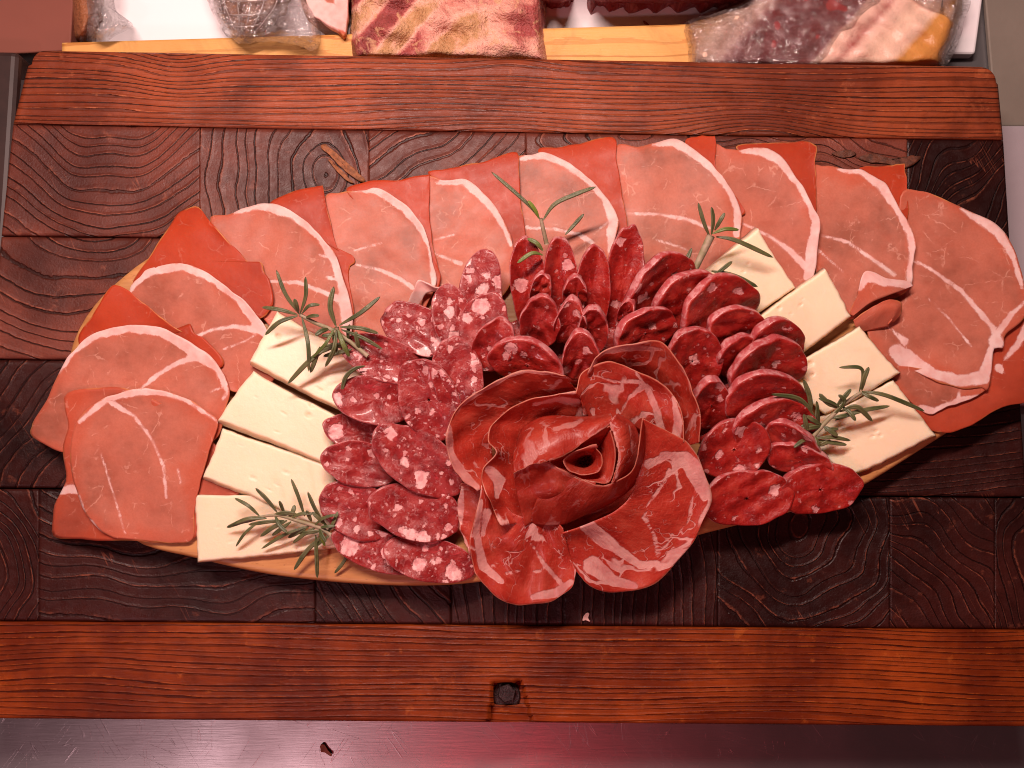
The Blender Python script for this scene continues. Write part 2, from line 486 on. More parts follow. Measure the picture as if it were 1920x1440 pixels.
def mat_wood(name, dark, base, lite, groove=0.00055, soft=False, rough=0.45, fine=0.5, spec=0.3, gcol=None):
    """brushed timber: 'grain' counts the year rings, the soft wood between them worn back"""
    s = NT(name)
    uv = s.attr('uvw', True); g = s.attr('grain'); tone = s.attr('tint')
    lng = s.vmath('MULTIPLY', uv, (0.045, 1.0, 1.0)) if soft else uv
    g = s.math('ADD', g, s.math('MULTIPLY', s.math('SUBTRACT', s.noise(lng, 170 if soft else 60, 4, 0.65), 0.5), 1.15 if soft else 0.45))
    fr = s.math('FRACT', g)
    idx = s.math('FLOOR', g)
    wn = s.n('ShaderNodeTexWhiteNoise', noise_dimensions='1D'); s.put(wn.inputs['W'], idx)
    rv = wn.outputs['Value']
    depth = s.lin(rv, 0, 1, 0.5, 1.0)
    h = s.ramp(fr, [(0.0, 0.05), (0.04, 0.0), (0.14, 0.0), (0.22, 0.58), (0.70, 0.70), (0.90, 1.0), (0.96, 0.97), (1.0, 0.05)] if soft else [(0.0, 0.05), (0.03, 0.0), (0.07, 0.0), (0.13, 0.60), (0.70, 0.70), (0.92, 1.0), (0.97, 0.97), (1.0, 0.05)])
    hh = s.math('MULTIPLY', h, depth)
    fib = s.noise(s.vmath('MULTIPLY', uv, (0.05, 1.0, 1.0)) if soft else uv, 1500 if soft else 900, 4, 0.65)
    patch = s.noise(uv, 14, 4, 0.6)
    col = s.mix(s.step(patch, 0.32, 0.68), base, dark)
    col = s.mix(s.math('MULTIPLY', s.math('MULTIPLY', s.step(h, 0.90, 1.0), s.step(s.noise(uv, 170, 5, 0.75), 0.40, 0.64, 0.0, 1.0)), s.lin(rv, 0, 1, 0.1, 0.9)), col, lite)
    col = s.mix(s.step(fib, 0.42, 0.75, 0.0, fine), col, dark)
    gm = s.math('MULTIPLY', s.step(h, 0.40, 0.04), depth)
    col = s.mix(s.math('MULTIPLY', gm, 0.95), col, gcol or tuple(0.2 * c for c in dark))
    wear = s.math('MULTIPLY', s.step(s.noise(uv, 75, 5, 0.7), 0.60, 0.72), 0.35)
    col = s.mix(wear, col, lite)
    pore = s.step(s.noise(uv, 2600, 2, 0.5), 0.60, 0.74, 0.0, 0.45)
    col = s.mix(pore, col, tuple(0.35 * c for c in dark))
    rot = s.n('ShaderNodeVectorRotate', rotation_type='Z_AXIS'); s.put(rot.inputs['Vector'], uv); rot.inputs['Angle'].default_value = 1.1
    q = s.vmath('MULTIPLY', rot.outputs[0], (0.06, 1.0, 0.0))
    scr = s.math('MULTIPLY', s.step(s.math('ABSOLUTE', s.math('SUBTRACT', s.noise(q, 120, 2, 0.5), 0.5)), 0.006, 0.001), s.step(s.noise(uv, 45, 3), 0.55, 0.66))
    col = s.mix(s.math('MULTIPLY', scr, 0.5), col, dark if soft else lite)
    oil = s.step(s.noise(uv, 22, 5, 0.7, 0.8), 0.52, 0.70, 0.0, 0.45)
    col = s.mix(oil, col, tuple(0.55 * c for c in dark))
    b = s.bump(hh, groove, 1.0)
    b = s.bump(fib, 0.0005, 0.5, b)
    b = s.bump(s.noise(uv, 90, 4), 0.0010, 0.3, b)
    s.surf(col, s.lin(s.noise(uv, 260, 4), 0.3, 0.75, rough - 0.08, rough + 0.16), b, spec=spec)
    return s.m

def mat_simple(name, col, rough=0.5, scale=60, var=0.25, bump=0.0, metal=0.0, spec=0.5):
    s = NT(name); p = s.pos()
    n = s.noise(p, scale, 4, 0.6)
    c = s.mix(s.step(n, 0.3, 0.7), col, tuple(min(1, v * (1 - var)) for v in col))
    b = s.bump(s.noise(p, scale * 5, 4), 0.001, 0.4) if bump else None
    s.surf(c, rough, b, metal=metal, spec=spec)
    return s.m

M_HAM, M_SAL, M_COP, M_CHE, M_LEAF, M_STEM = mat_ham(), mat_salami(), mat_coppa(), mat_cheese(), mat_leaf(), mat_stem()
M_RAIL = mat_wood('long_grain_rail', (0.120, 0.021, 0.008), (0.30, 0.062, 0.021), (0.46, 0.130, 0.048), 0.0015, True, 0.40, spec=0.28)
M_RAIL2 = mat_wood('varnished_front_rail', (0.095, 0.012, 0.003), (0.28, 0.048, 0.007), (0.44, 0.105, 0.016), 0.0012, True, 0.38, spec=0.16, gcol=(0.040, 0.005, 0.002))
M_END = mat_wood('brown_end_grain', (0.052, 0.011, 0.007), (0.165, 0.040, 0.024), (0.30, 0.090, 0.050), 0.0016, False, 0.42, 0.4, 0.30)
M_END2 = mat_wood('dark_shaded_end_grain', (0.013, 0.0028, 0.0024), (0.042, 0.0088, 0.0066), (0.23, 0.066, 0.036), 0.0011, False, 0.36, 0.4, 0.30, gcol=(0.009, 0.0020, 0.0018))  # own dark timber, darkened further for the weaker light towards the front

# ------------------------------------------------------------------ setting: counter and shelf behind
def mat_steel():
    s = NT('scratched_steel'); p = s.pos()
    st = s.vmath('MULTIPLY', p, (0.06, 1.0, 1.0))
    n = s.noise(st, 900, 3, 0.6)
    # scratches: thin straight lines of several directions
    acc = None
    for a, sc_, th in ((0.9, 24, 0.004), (2.2, 31, 0.003), (0.35, 19, 0.003), (1.45, 27, 0.002)):
        rot = s.n('ShaderNodeVectorRotate', rotation_type='Z_AXIS'); s.put(rot.inputs['Vector'], p); rot.inputs['Angle'].default_value = a
        q = s.vmath('MULTIPLY', rot.outputs[0], (0.06, 1.0, 0.0))
        l = s.step(s.math('ABSOLUTE', s.math('SUBTRACT', s.noise(q, sc_ * 5, 1, 0.4), 0.5)), th, th * 0.2)
        l = s.math('MULTIPLY', l, s.step(s.noise(p, 30 + sc_, 2), 0.52, 0.62))
        acc = l if acc is None else s.math('MAXIMUM', acc, l)
    col = s.mix(s.math('MULTIPLY', acc, 0.22), (0.27, 0.255, 0.26), (0.62, 0.58, 0.59))
    col = s.mix(s.step(s.noise(p, 40, 4), 0.4, 0.7, 0, 0.3), col, (0.30, 0.28, 0.29))
    b = s.bump(n, 0.0002, 0.35); b = s.bump(acc, 0.0002, 0.25, b)
    s.surf(col, s.lin(s.noise(p, 25, 3), 0.3, 0.7, 0.36, 0.46), b, metal=0.85)
    return s.m

def box_px(name, x0, y0, x1, y1, z0, z1, mat, parent=None, bevel=0.002, quad=None):
    q = quad or [(x0, y0), (x1, y0), (x1, y1), (x0, y1)]
    T = np.array([P(x, y, z1) for x, y in q]); B = T.copy(); B[:, 2] = z0 * 0.001
    V = np.concatenate([T, B])
    F = [(3, 2, 1, 0), (4, 5, 6, 7), (0, 1, 5, 4), (1, 2, 6, 5), (2, 3, 7, 6), (3, 0, 4, 7)]
    o = mesh_obj(name, V, F, mat, parent, smooth=False)
    if bevel:
        m = o.modifiers.new('bevel', 'BEVEL'); m.width = bevel; m.segments = 3
    return o

ZC = -46.0
M_STEEL = mat_steel()
counter = box_px('steel_counter', -500, -700, 2500, 2100, ZC - 12, ZC, M_STEEL, bevel=0)
tag(counter, kind='structure')
M_WHITE = mat_simple('white_tray_plastic', (0.80, 0.74, 0.76), 0.35, 8, 0.05)
tray = box_px('display_tray', 0, 0, 0, 0, ZC + 0.5, ZC + 8, M_WHITE, quad=[(60, -420), (1900, -420), (1830, 100), (110, 100)])
tag(tray, kind='structure')

# ------------------------------------------------------------------ the dark wooden table board
def lerp(a, b, t): return a + (b - a) * t
LINES = [((60, 95), (1868, 126)), ((25, 233), (1881, 263)), ((3, 443), (1893, 463)), ((-22, 674), (1908, 690)),
         ((-47, 915), (1924, 933)), ((-72, 1164), (1940, 1181)), ((-90, 1346), (1956, 1362))]

board = empty('wooden_board')
tag(board, 'large dark wooden board of brushed end-grain blocks between two long rails', 'board')

def timber(name, tl, tr, br, bl, grainf, mat, nx, ny, tone=0.0, seed=0, label=None, sink=1.2, rnd=None, drop=0.0, side=1.0, notch=None):
    """one timber piece: its top face a fine grid with softened edges, sides down to the counter"""
    u = np.linspace(0, 1, nx); v = np.linspace(0, 1, ny)
    u = 0.5 - 0.5 * np.cos(u * math.pi) * (0.985 + 0.015 * np.abs(np.cos(u * math.pi)))
    v = 0.5 - 0.5 * np.cos(v * math.pi)
    u = lerp(np.linspace(0, 1, nx), u, 0.45); v = lerp(np.linspace(0, 1, ny), v, 0.45)
    U, Vv = np.meshgrid(u, v)
    tl, tr, br, bl = map(np.array, (tl, tr, br, bl))
    XY = (tl * ((1 - U) * (1 - Vv))[..., None] + tr * (U * (1 - Vv))[..., None] + br * (U * Vv)[..., None] + bl * ((1 - U) * Vv)[..., None])
    x, y = XY[..., 0], XY[..., 1]
    wpx = np.linalg.norm(tr - tl); hpx = np.linalg.norm(bl - tl)
    ed = np.minimum(Vv, 1 - Vv) * hpx; ev = np.minimum(U, 1 - U) * wpx
    z = -sink * np.clip(1 - ed / 6.0, 0, 1) ** 2 - side * sink * np.clip(1 - ev / 5.0, 0, 1) ** 2 + und(x, y, seed + 90, 160, 0.22) - drop
    if rnd is not None:                            # rounded outer corners
        for (cx, cy, sx, sy, rad) in rnd:
            ax = np.clip(((cx - x) * sx + rad) / rad, 0, None); ay = np.clip(((cy - y) * sy + rad) / rad, 0, None)
            rr = np.hypot(ax, ay)
            k = np.where((ax > 0) & (ay > 0) & (rr > 1), 1 / np.maximum(rr, 1e-6), 1.0)
            x = np.where((ax > 0) & (ay > 0), cx + sx * rad - sx * ax * k * rad, x) if False else x
            fx = cx - sx * rad * -1
            px_, py_ = cx + sx * rad, cy + sy * rad     # centre of the corner arc
            dx, dy = x - px_, y - py_
            inq = (dx * sx < 0) & (dy * sy < 0)
            d = np.hypot(dx, dy); f = np.where(inq & (d > rad), rad / np.maximum(d, 1e-6), 1.0)
            x = np.where(inq, px_ + dx * f, x); y = np.where(inq, py_ + dy * f, y)
    if notch is not None:
        z = np.where(outside(x, y, notch) <= 0, np.where(y < 1322, -9.0, -6.0 - 0.06 * (y - 1322)), z)
    G = P(x, y, z)
    n = nx * ny
    ring = [j for j in range(nx)] + [i * nx + nx - 1 for i in range(1, ny)] + [(ny - 1) * nx + j for j in range(nx - 2, -1, -1)] + [i * nx for i in range(ny - 2, 0, -1)]
    V = G.reshape(-1, 3)
    B = V[ring].copy(); B[:, 2] = ZC * 0.001 + 0.0005
    F = [(f[3], f[2], f[1], f[0]) for f in grid_faces(ny, nx, False)]
    m = len(ring)
    for i in range(m):
        k = (i + 1) % m
        F.append((ring[i], ring[k], n + k, n + i))
    F.append(tuple(range(n, n + m)))
    gr = grainf(x, y).reshape(-1); gr = gr + 0.22 * np.sin(0.9 * gr + seed) + 0.14 * np.sin(2.3 * gr + 1.7 * seed); off = np.random.default_rng(seed).uniform(0, 4, 3)
    uvw = np.stack([x * PX + off[0], -y * PX + off[1], 0 * x + off[2]], -1).reshape(-1, 3)
    ext = lambda a: np.concatenate([a, a[ring]])
    o = mesh_obj(name, np.concatenate([V, B]), F, mat, board, dict(grain=ext(gr), uvw=ext(uvw), tint=np.full(n + m, tone)))
    if label: o['label'] = label
    return o

def gauss(x, y, cx, cy, sx, sy, a):
    return a * np.exp(-((x - cx) / sx) ** 2 - ((y - cy) / sy) ** 2)

def line_pt(i, x):
    (x0, y0), (x1, y1) = LINES[i]
    return (x, y0 + (y1 - y0) * (x - x0) / (x1 - x0))

# back rail: long grain bending round two knots
def g_back(x, y):
    yy = y - 0.0165 * x
    d = gauss(x, yy, 330, 110, 75, 70, -20) + gauss(x, yy, 1420, 230, 130, 60, 34) + gauss(x, yy, 960, 260, 110, 40, 16) + gauss(x, yy, 960, 90, 90, 40, 14)
    return (yy + d + und(x, y * 3, 5, 700, 4.5)) / 10.0
timber('back_rail', LINES[0][0], LINES[0][1], LINES[1][1], LINES[1][0], g_back, M_RAIL, 240, 40, seed=11, label='reddish brown long-grain rail along the back',
       rnd=[(60, 95, 1, 1, 26), (1868, 126, -1, 1, 30)])
def g_front(x, y):
    yy = y - 0.0085 * x
    return (yy + gauss(x, yy, 1800, 1165, 220, 80, -16) + gauss(x, yy, 150, 1250, 160, 60, 10) + und(x, y * 3, 6, 800, 5)) / 11.0
NOTCH = [(926, 1277), (977, 1277), (992, 1330), (1002, 1375), (910, 1375), (920, 1330)]
timber('front_rail', LINES[5][0], LINES[5][1], LINES[6][1], LINES[6][0], g_front, M_RAIL2, 520, 60, seed=12, label='orange brown long-grain rail along the front, with a notch for a bolt', notch=NOTCH)
bolt = empty('bolt_head'); bolt.parent = board
M_BOLT = mat_simple('dark_oily_metal', (0.05, 0.035, 0.035), 0.35, 400, 0.5, 0.5, 0.7)
def disc(name, cx, cy, rad, z0, z1, sides, mat, parent, rot=0.0):
    th = np.linspace(0, 6.2832, sides, endpoint=False) + rot
    V = []
    for r, z in ((rad, z0), (rad, z1 - 0.6), (rad * 0.9, z1), (rad * 0.3, z1), ):
        c = P(cx, cy, z); V.append(np.stack([c[0] + r * PX * np.cos(th), c[1] + r * PX * np.sin(th), 0 * th + z * 0.001], -1))
    V = np.concatenate(V)
    F = grid_faces(4, sides, True) + [tuple(reversed(range(sides))), tuple(range(3 * sides, 4 * sides))]
    return mesh_obj(name, V, F, mat, parent, smooth=False)
disc('washer', 950, 1304, 25, -9.0, -7.2, 28, M_BOLT, bolt)
disc('hex_nut', 950, 1300, 17, -7.2, -2.6, 6, M_BOLT, bolt, 0.3)

def rings(cx, cy, sp, ex=1.0, ey=1.0, rot=0.0, amp=9, wl=170, seed=3):
    def f(x, y):
        dx, dy = x - cx, y - cy
        a = dx * math.cos(rot) + dy * math.sin(rot); b = -dx * math.sin(rot) + dy * math.cos(rot)
        return (np.hypot(a * ex, b * ey) + und(x, y, seed, wl, amp)) / sp
    return f
def wavy(x, y):
    t = (x - 20) / 355.0
    tt = np.linspace(-0.4, 1.4, 400)
    dip = np.interp(tt, [-0.4, -0.1, 0.0, 0.14, 0.30, 0.5, 0.66, 0.80, 0.95, 1.1, 1.4], [-120, -55, -40, 10, 78, 88, 92, 62, 0, -50, -120])
    k = np.hanning(61); dip = np.convolve(np.pad(dip, 30, 'edge'), k / k.sum(), 'valid')
    d = np.interp(t, tt, dip)
    k = np.clip((y - 232) / 210, 0, 1)
    return (y - d * (1 - 0.35 * k) + und(x, y, 3, 150, 4)) / 24.0
BL = [  # row, x0, x1, ring function, material
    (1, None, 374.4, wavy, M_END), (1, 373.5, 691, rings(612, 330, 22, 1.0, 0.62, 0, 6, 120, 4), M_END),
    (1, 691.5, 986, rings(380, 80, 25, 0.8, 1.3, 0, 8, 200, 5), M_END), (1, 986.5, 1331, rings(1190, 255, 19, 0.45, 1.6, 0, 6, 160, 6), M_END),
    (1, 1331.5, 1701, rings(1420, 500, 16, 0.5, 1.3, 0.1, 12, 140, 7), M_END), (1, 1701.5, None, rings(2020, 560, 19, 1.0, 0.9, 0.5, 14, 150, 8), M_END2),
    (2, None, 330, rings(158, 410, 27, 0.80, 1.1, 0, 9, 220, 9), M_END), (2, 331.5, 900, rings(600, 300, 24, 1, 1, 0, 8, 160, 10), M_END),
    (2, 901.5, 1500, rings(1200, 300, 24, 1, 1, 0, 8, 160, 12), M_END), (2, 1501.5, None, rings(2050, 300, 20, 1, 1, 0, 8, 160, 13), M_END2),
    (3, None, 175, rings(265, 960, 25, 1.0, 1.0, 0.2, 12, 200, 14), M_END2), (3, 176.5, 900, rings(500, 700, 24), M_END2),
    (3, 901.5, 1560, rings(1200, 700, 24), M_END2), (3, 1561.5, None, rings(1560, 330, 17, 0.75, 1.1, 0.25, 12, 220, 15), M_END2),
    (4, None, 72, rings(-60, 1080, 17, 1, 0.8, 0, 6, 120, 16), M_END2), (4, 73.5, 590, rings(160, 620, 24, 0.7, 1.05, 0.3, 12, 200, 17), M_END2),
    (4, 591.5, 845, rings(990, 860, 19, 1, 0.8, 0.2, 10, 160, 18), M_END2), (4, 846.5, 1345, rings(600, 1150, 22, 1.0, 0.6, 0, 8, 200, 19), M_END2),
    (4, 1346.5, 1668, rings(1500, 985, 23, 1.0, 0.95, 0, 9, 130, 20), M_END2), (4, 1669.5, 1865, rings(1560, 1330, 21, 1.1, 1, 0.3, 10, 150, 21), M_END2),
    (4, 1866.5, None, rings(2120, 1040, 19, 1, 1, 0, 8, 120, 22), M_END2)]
for i, (row, x0, x1, gf, mt) in enumerate(BL):
    a, b = LINES[row], LINES[row + 1]
    def at(line, x, end):
        if x is None: return np.array(line[end], float)
        (p0, q0), (p1, q1) = line
        return np.array([x, q0 + (q1 - q0) * (x - p0) / (p1 - p0)])
    gap = np.array([0, 1.2])
    tl, tr, bl, br = at(a, x0, 0) + gap, at(a, x1, 1) + gap, at(b, x0, 0) - gap, at(b, x1, 1) - gap
    timber('end_grain_block', tl, tr, br, bl, gf, mt, max(24, int(np.linalg.norm(tr - tl) / 6)), 40, seed=30 + i, drop=0.25 * ((i * 7) % 4) / 3, sink=1.2, side=0.08)

M_GOUGE2 = mat_simple('dark_split_wood', (0.13, 0.034, 0.014), 0.6, 400, 0.6, 0.5)
M_GOUGE = mat_simple('raw_split_wood', (0.30, 0.095, 0.028), 0.6, 500, 0.5, 0.5)
for k, ol in enumerate([[(602, 277), (610, 272), (622, 281), (648, 303), (684, 337), (676, 341), (650, 324), (622, 296)], [(616, 302), (624, 304), (652, 332), (664, 344), (654, 342), (632, 322)],
                        [(1608, 296), (1634, 289), (1672, 297), (1722, 293), (1718, 305), (1690, 317), (1664, 308), (1628, 305)], [(1560, 288), (1590, 283), (1604, 290), (1580, 297)]]):
    c = np.mean(np.array(ol, float), 0)
    polar('split_wood', ol, c, lambda x, y: 0.35 + 0.25 * und(x, y, 9, 14, 1.0), M_GOUGE if k < 2 else M_GOUGE2, 0.8, board, 8, 48, seed=700 + k, rag=0.8)
M_CORE = mat_simple('glue_line_wood', (0.012, 0.004, 0.004), 0.7, 80, 0.3)
box_px('core', 0, 0, 0, 0, ZC + 0.6, -5, M_CORE, board, 0, quad=[(40, 150), (1868, 180), (1930, 1160), (-60, 1150)])

# ------------------------------------------------------------------ oval serving board
OUT = [(122, 720), (130, 650), (162, 585), (218, 525), (300, 468), (450, 412), (650, 368), (900, 318), (1150, 290), (1400, 290), (1600, 325),
       (1750, 366), (1860, 430), (1918, 515), (1934, 605), (1912, 690), (1850, 762), (1750, 830), (1600, 922), (1500, 956), (1310, 1004),
       (1100, 1062), (900, 1092), (780, 1099), (650, 1094), (500, 1077), (365, 1047), (250, 1014), (172, 930), (134, 830)]
ZB = 15.0
def mat_beech():
    s = NT('pale_beech'); uv = s.attr('uvw', True)
    st = s.vmath('MULTIPLY', uv, (0.12, 1.0, 1.0))
    n = s.noise(st, 160, 4, 0.6, 0.5)
    col = s.mix(s.step(n, 0.3, 0.7), (0.50, 0.235, 0.085), (0.38, 0.155, 0.050))
    fl = s.step(s.noise(s.vmath('MULTIPLY', uv, (0.5, 1.6, 1.0)), 620, 2), 0.62, 0.72, 0, 0.6)
    col = s.mix(fl, col, (0.26, 0.10, 0.035))
    s.surf(col, 0.42, s.bump(s.noise(st, 700, 3), 0.0004, 0.4))
    return s.m
M_BEECH = mat_beech()
def oval_board():
    S = 160
    o = crom(OUT, S, True); c = np.array([1010.0, 705.0])
    prof = [(0.01, ZB), (0.3, ZB), (0.6, ZB), (0.85, ZB), (0.97, ZB), (0.985, ZB - 0.2), (0.995, ZB - 1.0), (1.0, ZB - 2.5), (1.0, 4.5), (0.993, 2.6), (0.98, 1.6), (0.9, 1.6), (0.01, 1.6)]
    G = []; A = []
    for r, z in prof:
        q = c + (o - c) * (r if z > 2 else r)
        w = P(q[:, 0], q[:, 1], np.full(S, ZB))          # vertical sides: outline set at the top level
        w[:, 2] = z * 0.001
        G.append(w); A.append(np.stack([q[:, 0] * PX, -q[:, 1] * PX, np.full(S, z * 0.001)], -1))
    G = np.array(G); R = len(prof)
    F = [(f[0], f[1], f[2], f[3]) for f in grid_faces(R, S, True)] + [tuple(reversed(range(S))), tuple(range((R - 1) * S, R * S))]
    ob = mesh_obj('serving_board', G.reshape(-1, 3), F, M_BEECH, None, dict(uvw=np.array(A).reshape(-1, 3)))
    return tag(ob, 'oval pale beech serving board lying on the dark board under the cold cuts', 'serving board')
oval_board()

# ------------------------------------------------------------------ cured ham
def droop(x, y):
    d = outside(x, y, OUT)
    return 0.0026 * d * d / (1 + 0.012 * d)

def plane(A, B, za, zb, seed, und_a=0.35, dr=True):
    A, B = np.array(A, float), np.array(B, float); d = B - A; L2 = (d ** 2).sum()
    def f(x, y):
        t = np.clip(((x - A[0]) * d[0] + (y - A[1]) * d[1]) / L2, -0.15, 1.15)
        z = ZB + za + (zb - za) * t + und(x, y, seed, 150, und_a) + und(x, y, seed + 7, 60, und_a * 0.3)
        return z - (droop(x, y) if dr else 0)
    return f

HAM = []
def ham(label, A, B, top, tc, tfat, low=None, lc=None, lfat=None, extra=None, za=(1.0, 0.4), zb=(4.6, 2.9), ltint=1.0, ttint=0.0, seed=1):
    wide = lambda L: [[(x, y, w * 1.1 if w >= 10 else w) for x, y, w in l] for l in L] if L else L
    tfat = wide(tfat)
    t = tag(empty('ham_slice'), label, 'ham slice', 'cured ham slices fanned round the board')
    if low:
        polar('folded_layer', low, lc, plane(A, B, za[1], zb[1], seed + 50, 0.2), M_HAM, 0.5, t, fat=lfat, tint=ltint, seed=seed + 100, segs=110, rings=22, lift=0.5)
    polar('top_layer', top, tc, plane(A, B, za[0], zb[0], seed, 0.5), M_HAM, 0.55, t, fat=tfat, tint=ttint, seed=seed, segs=150, rings=34, lift=1.1)
    return t

ham('cured ham slice at the bottom left end of the fan, lying over all the others', (300, 1010), (300, 735),
    [(133, 850), (140, 800), (165, 768), (205, 742), (250, 732), (300, 730), (345, 745), (385, 770), (410, 792), (392, 850), (378, 905), (366, 960), (362, 1012), (330, 1018), (300, 1017), (240, 1012), (205, 1005), (170, 975), (145, 925)], (280, 880),
    [[(150, 790, 7), (205, 746, 10), (250, 736, 12), (300, 734, 10), (350, 750, 7), (412, 792, 4)], [(207, 753, 8), (253, 780, 5), (287, 827, 4), (307, 873, 4), (313, 933, 3)], [(150, 930, 4), (160, 965, 3), (205, 1012, 2)], [(190, 850, 2), (215, 930, 2), (235, 1000, 2)], [(334, 880, 3), (340, 905, 2)]],
    [(126, 737), (180, 728), (245, 730), (360, 790), (425, 860), (450, 925), (400, 950), (360, 1014), (250, 1014), (150, 1011), (104, 1007), (98, 985), (103, 950), (116, 920), (124, 895), (119, 840), (130, 800), (122, 765)], (230, 880),
    [[(116, 921, 12), (135, 915, 16), (155, 922, 14)]], za=(2.6, 1.6), zb=(7.2, 6.0), ltint=0.45, seed=1)
ham('cured ham slice with a broad white rim, second from the bottom left of the fan', (150, 850), (300, 620),
    [(62, 820), (60, 800), (85, 755), (112, 700), (135, 660), (180, 625), (240, 611), (300, 614), (350, 638), (390, 665), (415, 692), (429, 735), (424, 770), (400, 830), (300, 860), (200, 860), (120, 848)], (240, 740),
    [[(112, 700, 4), (135, 660, 12), (180, 628, 14), (240, 615, 14), (300, 619, 18), (345, 643, 20), (375, 665, 22), (410, 690, 14), (427, 735, 6), (420, 748, 7)], [(378, 668, 14), (340, 678, 8), (300, 700, 6), (265, 730, 4)], [(425, 722, 3), (395, 735, 2)]],
    [(150, 640), (175, 590), (205, 542), (220, 535), (240, 545), (290, 585), (345, 622), (356, 606), (366, 625), (390, 640), (415, 690), (300, 720), (180, 700)], (270, 640), None, za=(2.0, 1.2), zb=(6.0, 4.6), seed=2)
ham('cured ham slice left of the upper left rosemary, third from bottom left', (260, 600), (480, 545),
    [(243, 545), (265, 515), (290, 502), (345, 497), (400, 520), (450, 558), (490, 600), (510, 640), (520, 700), (480, 740), (430, 730), (390, 700), (330, 650), (270, 600)], (395, 615),
    [[(243, 548, 5), (265, 520, 12), (290, 506, 16), (345, 500, 13), (400, 523, 12), (450, 561, 14), (480, 595, 24), (505, 622, 26)], [(505, 622, 16), (440, 612, 7), (400, 618, 5), (370, 630, 3)], [(420, 655, 2), (460, 640, 2), (480, 628, 2)]],
    [(250, 535), (290, 470), (325, 415), (345, 395), (372, 390), (395, 415), (440, 465), (465, 492), (490, 492), (497, 512), (508, 530), (512, 575), (470, 600), (380, 560), (300, 540)], (390, 490), None, za=(1.2, 0.6), zb=(5.4, 4.2), seed=3)
ham('cured ham slice behind the upper left rosemary, with a long white fat arc', (410, 490), (640, 510),
    [(395, 415), (430, 402), (470, 388), (500, 382), (550, 398), (600, 440), (632, 485), (648, 535), (660, 600), (650, 650), (600, 670), (540, 640), (490, 590), (440, 500)], (540, 520),
    [[(440, 400, 4), (475, 389, 11), (500, 386, 15), (550, 403, 15), (600, 443, 12), (628, 490, 14), (642, 530, 16), (655, 590, 30), (660, 620, 28)], [(642, 562, 12), (600, 545, 7), (560, 530, 5), (505, 528, 3)], [(632, 525, 5), (612, 520, 2)], [(615, 482, 4), (600, 478, 2)]],
    [(505, 385), (540, 365), (570, 355), (600, 350), (606, 352), (612, 390), (625, 440), (640, 475), (660, 478), (666, 492), (652, 510), (662, 600), (600, 560), (540, 450)], (600, 450), None, seed=4)
h5 = ham('cured ham slice whose pale fat tip curls up beside the sliced salami', (612, 460), (812, 460),
    [(606, 375), (635, 362), (680, 357), (705, 352), (745, 372), (785, 412), (805, 455), (812, 490), (815, 530), (800, 570), (760, 640), (690, 650), (640, 580), (606, 470)], (710, 480),
    [[(660, 359, 4), (700, 355, 13), (722, 363, 17), (760, 391, 14), (790, 427, 12), (804, 460, 6), (807, 478, 3), (811, 500, 10), (815, 530, 10)], [(668, 497, 3), (710, 505, 5), (745, 520, 6), (775, 540, 8)], [(665, 470, 2), (700, 460, 2), (715, 456, 2)]],
    [(650, 360), (690, 343), (740, 338), (800, 328), (806, 332), (805, 400), (810, 450), (820, 495), (826, 520), (815, 545), (780, 500), (720, 420)], (775, 420), None, seed=5)
loft('curled_tip', [[(762, 575, 20), (775, 545, 27), (784, 526, 29), (800, 532, 28), (818, 540, 27), (840, 535, 26)], [(790, 580, 20), (793, 560, 24), (800, 550, 25), (808, 548, 24), (820, 548, 23), (850, 550, 22)]],
     M_HAM, 0.8, h5, 40, 10, 77, 0.1, [[(760, 580, 30), (785, 540, 34), (845, 540, 30)]])
ham('cured ham slice left of the topmost rosemary sprig', (805, 440), (955, 430),
    [(796, 342), (830, 338), (868, 337), (905, 362), (930, 395), (950, 430), (962, 460), (965, 520), (900, 600), (830, 580), (800, 480)], (870, 445),
    [[(818, 343, 4), (835, 341, 11), (868, 340, 13), (900, 361, 20), (925, 393, 12), (945, 427, 7), (958, 460, 7)], [(812, 474, 3), (840, 485, 5), (865, 494, 7)], [(815, 450, 2), (850, 440, 2)]],
    [(805, 328), (840, 318), (900, 305), (955, 287), (968, 287), (973, 292), (975, 360), (985, 440), (990, 480), (950, 480), (900, 380)], (930, 370), None, seed=6)
ham('cured ham slice under the topmost rosemary sprig', (975, 400), (1152, 395),
    [(964, 300), (1000, 290), (1022, 286), (1060, 300), (1100, 330), (1135, 370), (1155, 405), (1158, 425), (1150, 470), (1130, 530), (1040, 530), (985, 480), (966, 380)], (1060, 400),
    [[(972, 300, 5), (1000, 293, 12), (1025, 290, 17), (1060, 305, 18), (1100, 334, 12), (1135, 373, 12), (1149, 410, 18), (1147, 440, 16), (1145, 470, 11)], [(985, 427, 4), (1040, 430, 4), (1085, 440, 7), (1110, 455, 7)], [(1136, 420, 4), (1125, 428, 2)]],
    [(1010, 288), (1050, 278), (1080, 270), (1125, 259), (1154, 262), (1156, 300), (1165, 360), (1176, 420), (1180, 480), (1140, 480), (1100, 380)], (1125, 350), None, seed=7)
ham('cured ham slice behind the rosemary sprig beside the cheese, highest in the fan', (1165, 400), (1385, 385),
    [(1150, 285), (1200, 278), (1230, 270), (1268, 262), (1300, 278), (1340, 315), (1372, 360), (1390, 400), (1388, 430), (1375, 480), (1320, 550), (1220, 550), (1165, 460)], (1270, 400),
    [[(1225, 273, 5), (1265, 267, 16), (1300, 284, 20), (1340, 321, 12), (1370, 361, 10), (1384, 400, 13), (1380, 440, 10)], [(1177, 401, 4), (1235, 402, 4), (1290, 412, 7), (1330, 428, 7)], [(1230, 450, 2), (1270, 462, 2), (1290, 470, 2)]],
    [(1285, 268), (1310, 258), (1335, 259), (1342, 263), (1344, 330), (1380, 370), (1395, 400), (1350, 400), (1300, 330)], (1335, 320), None, seed=8)
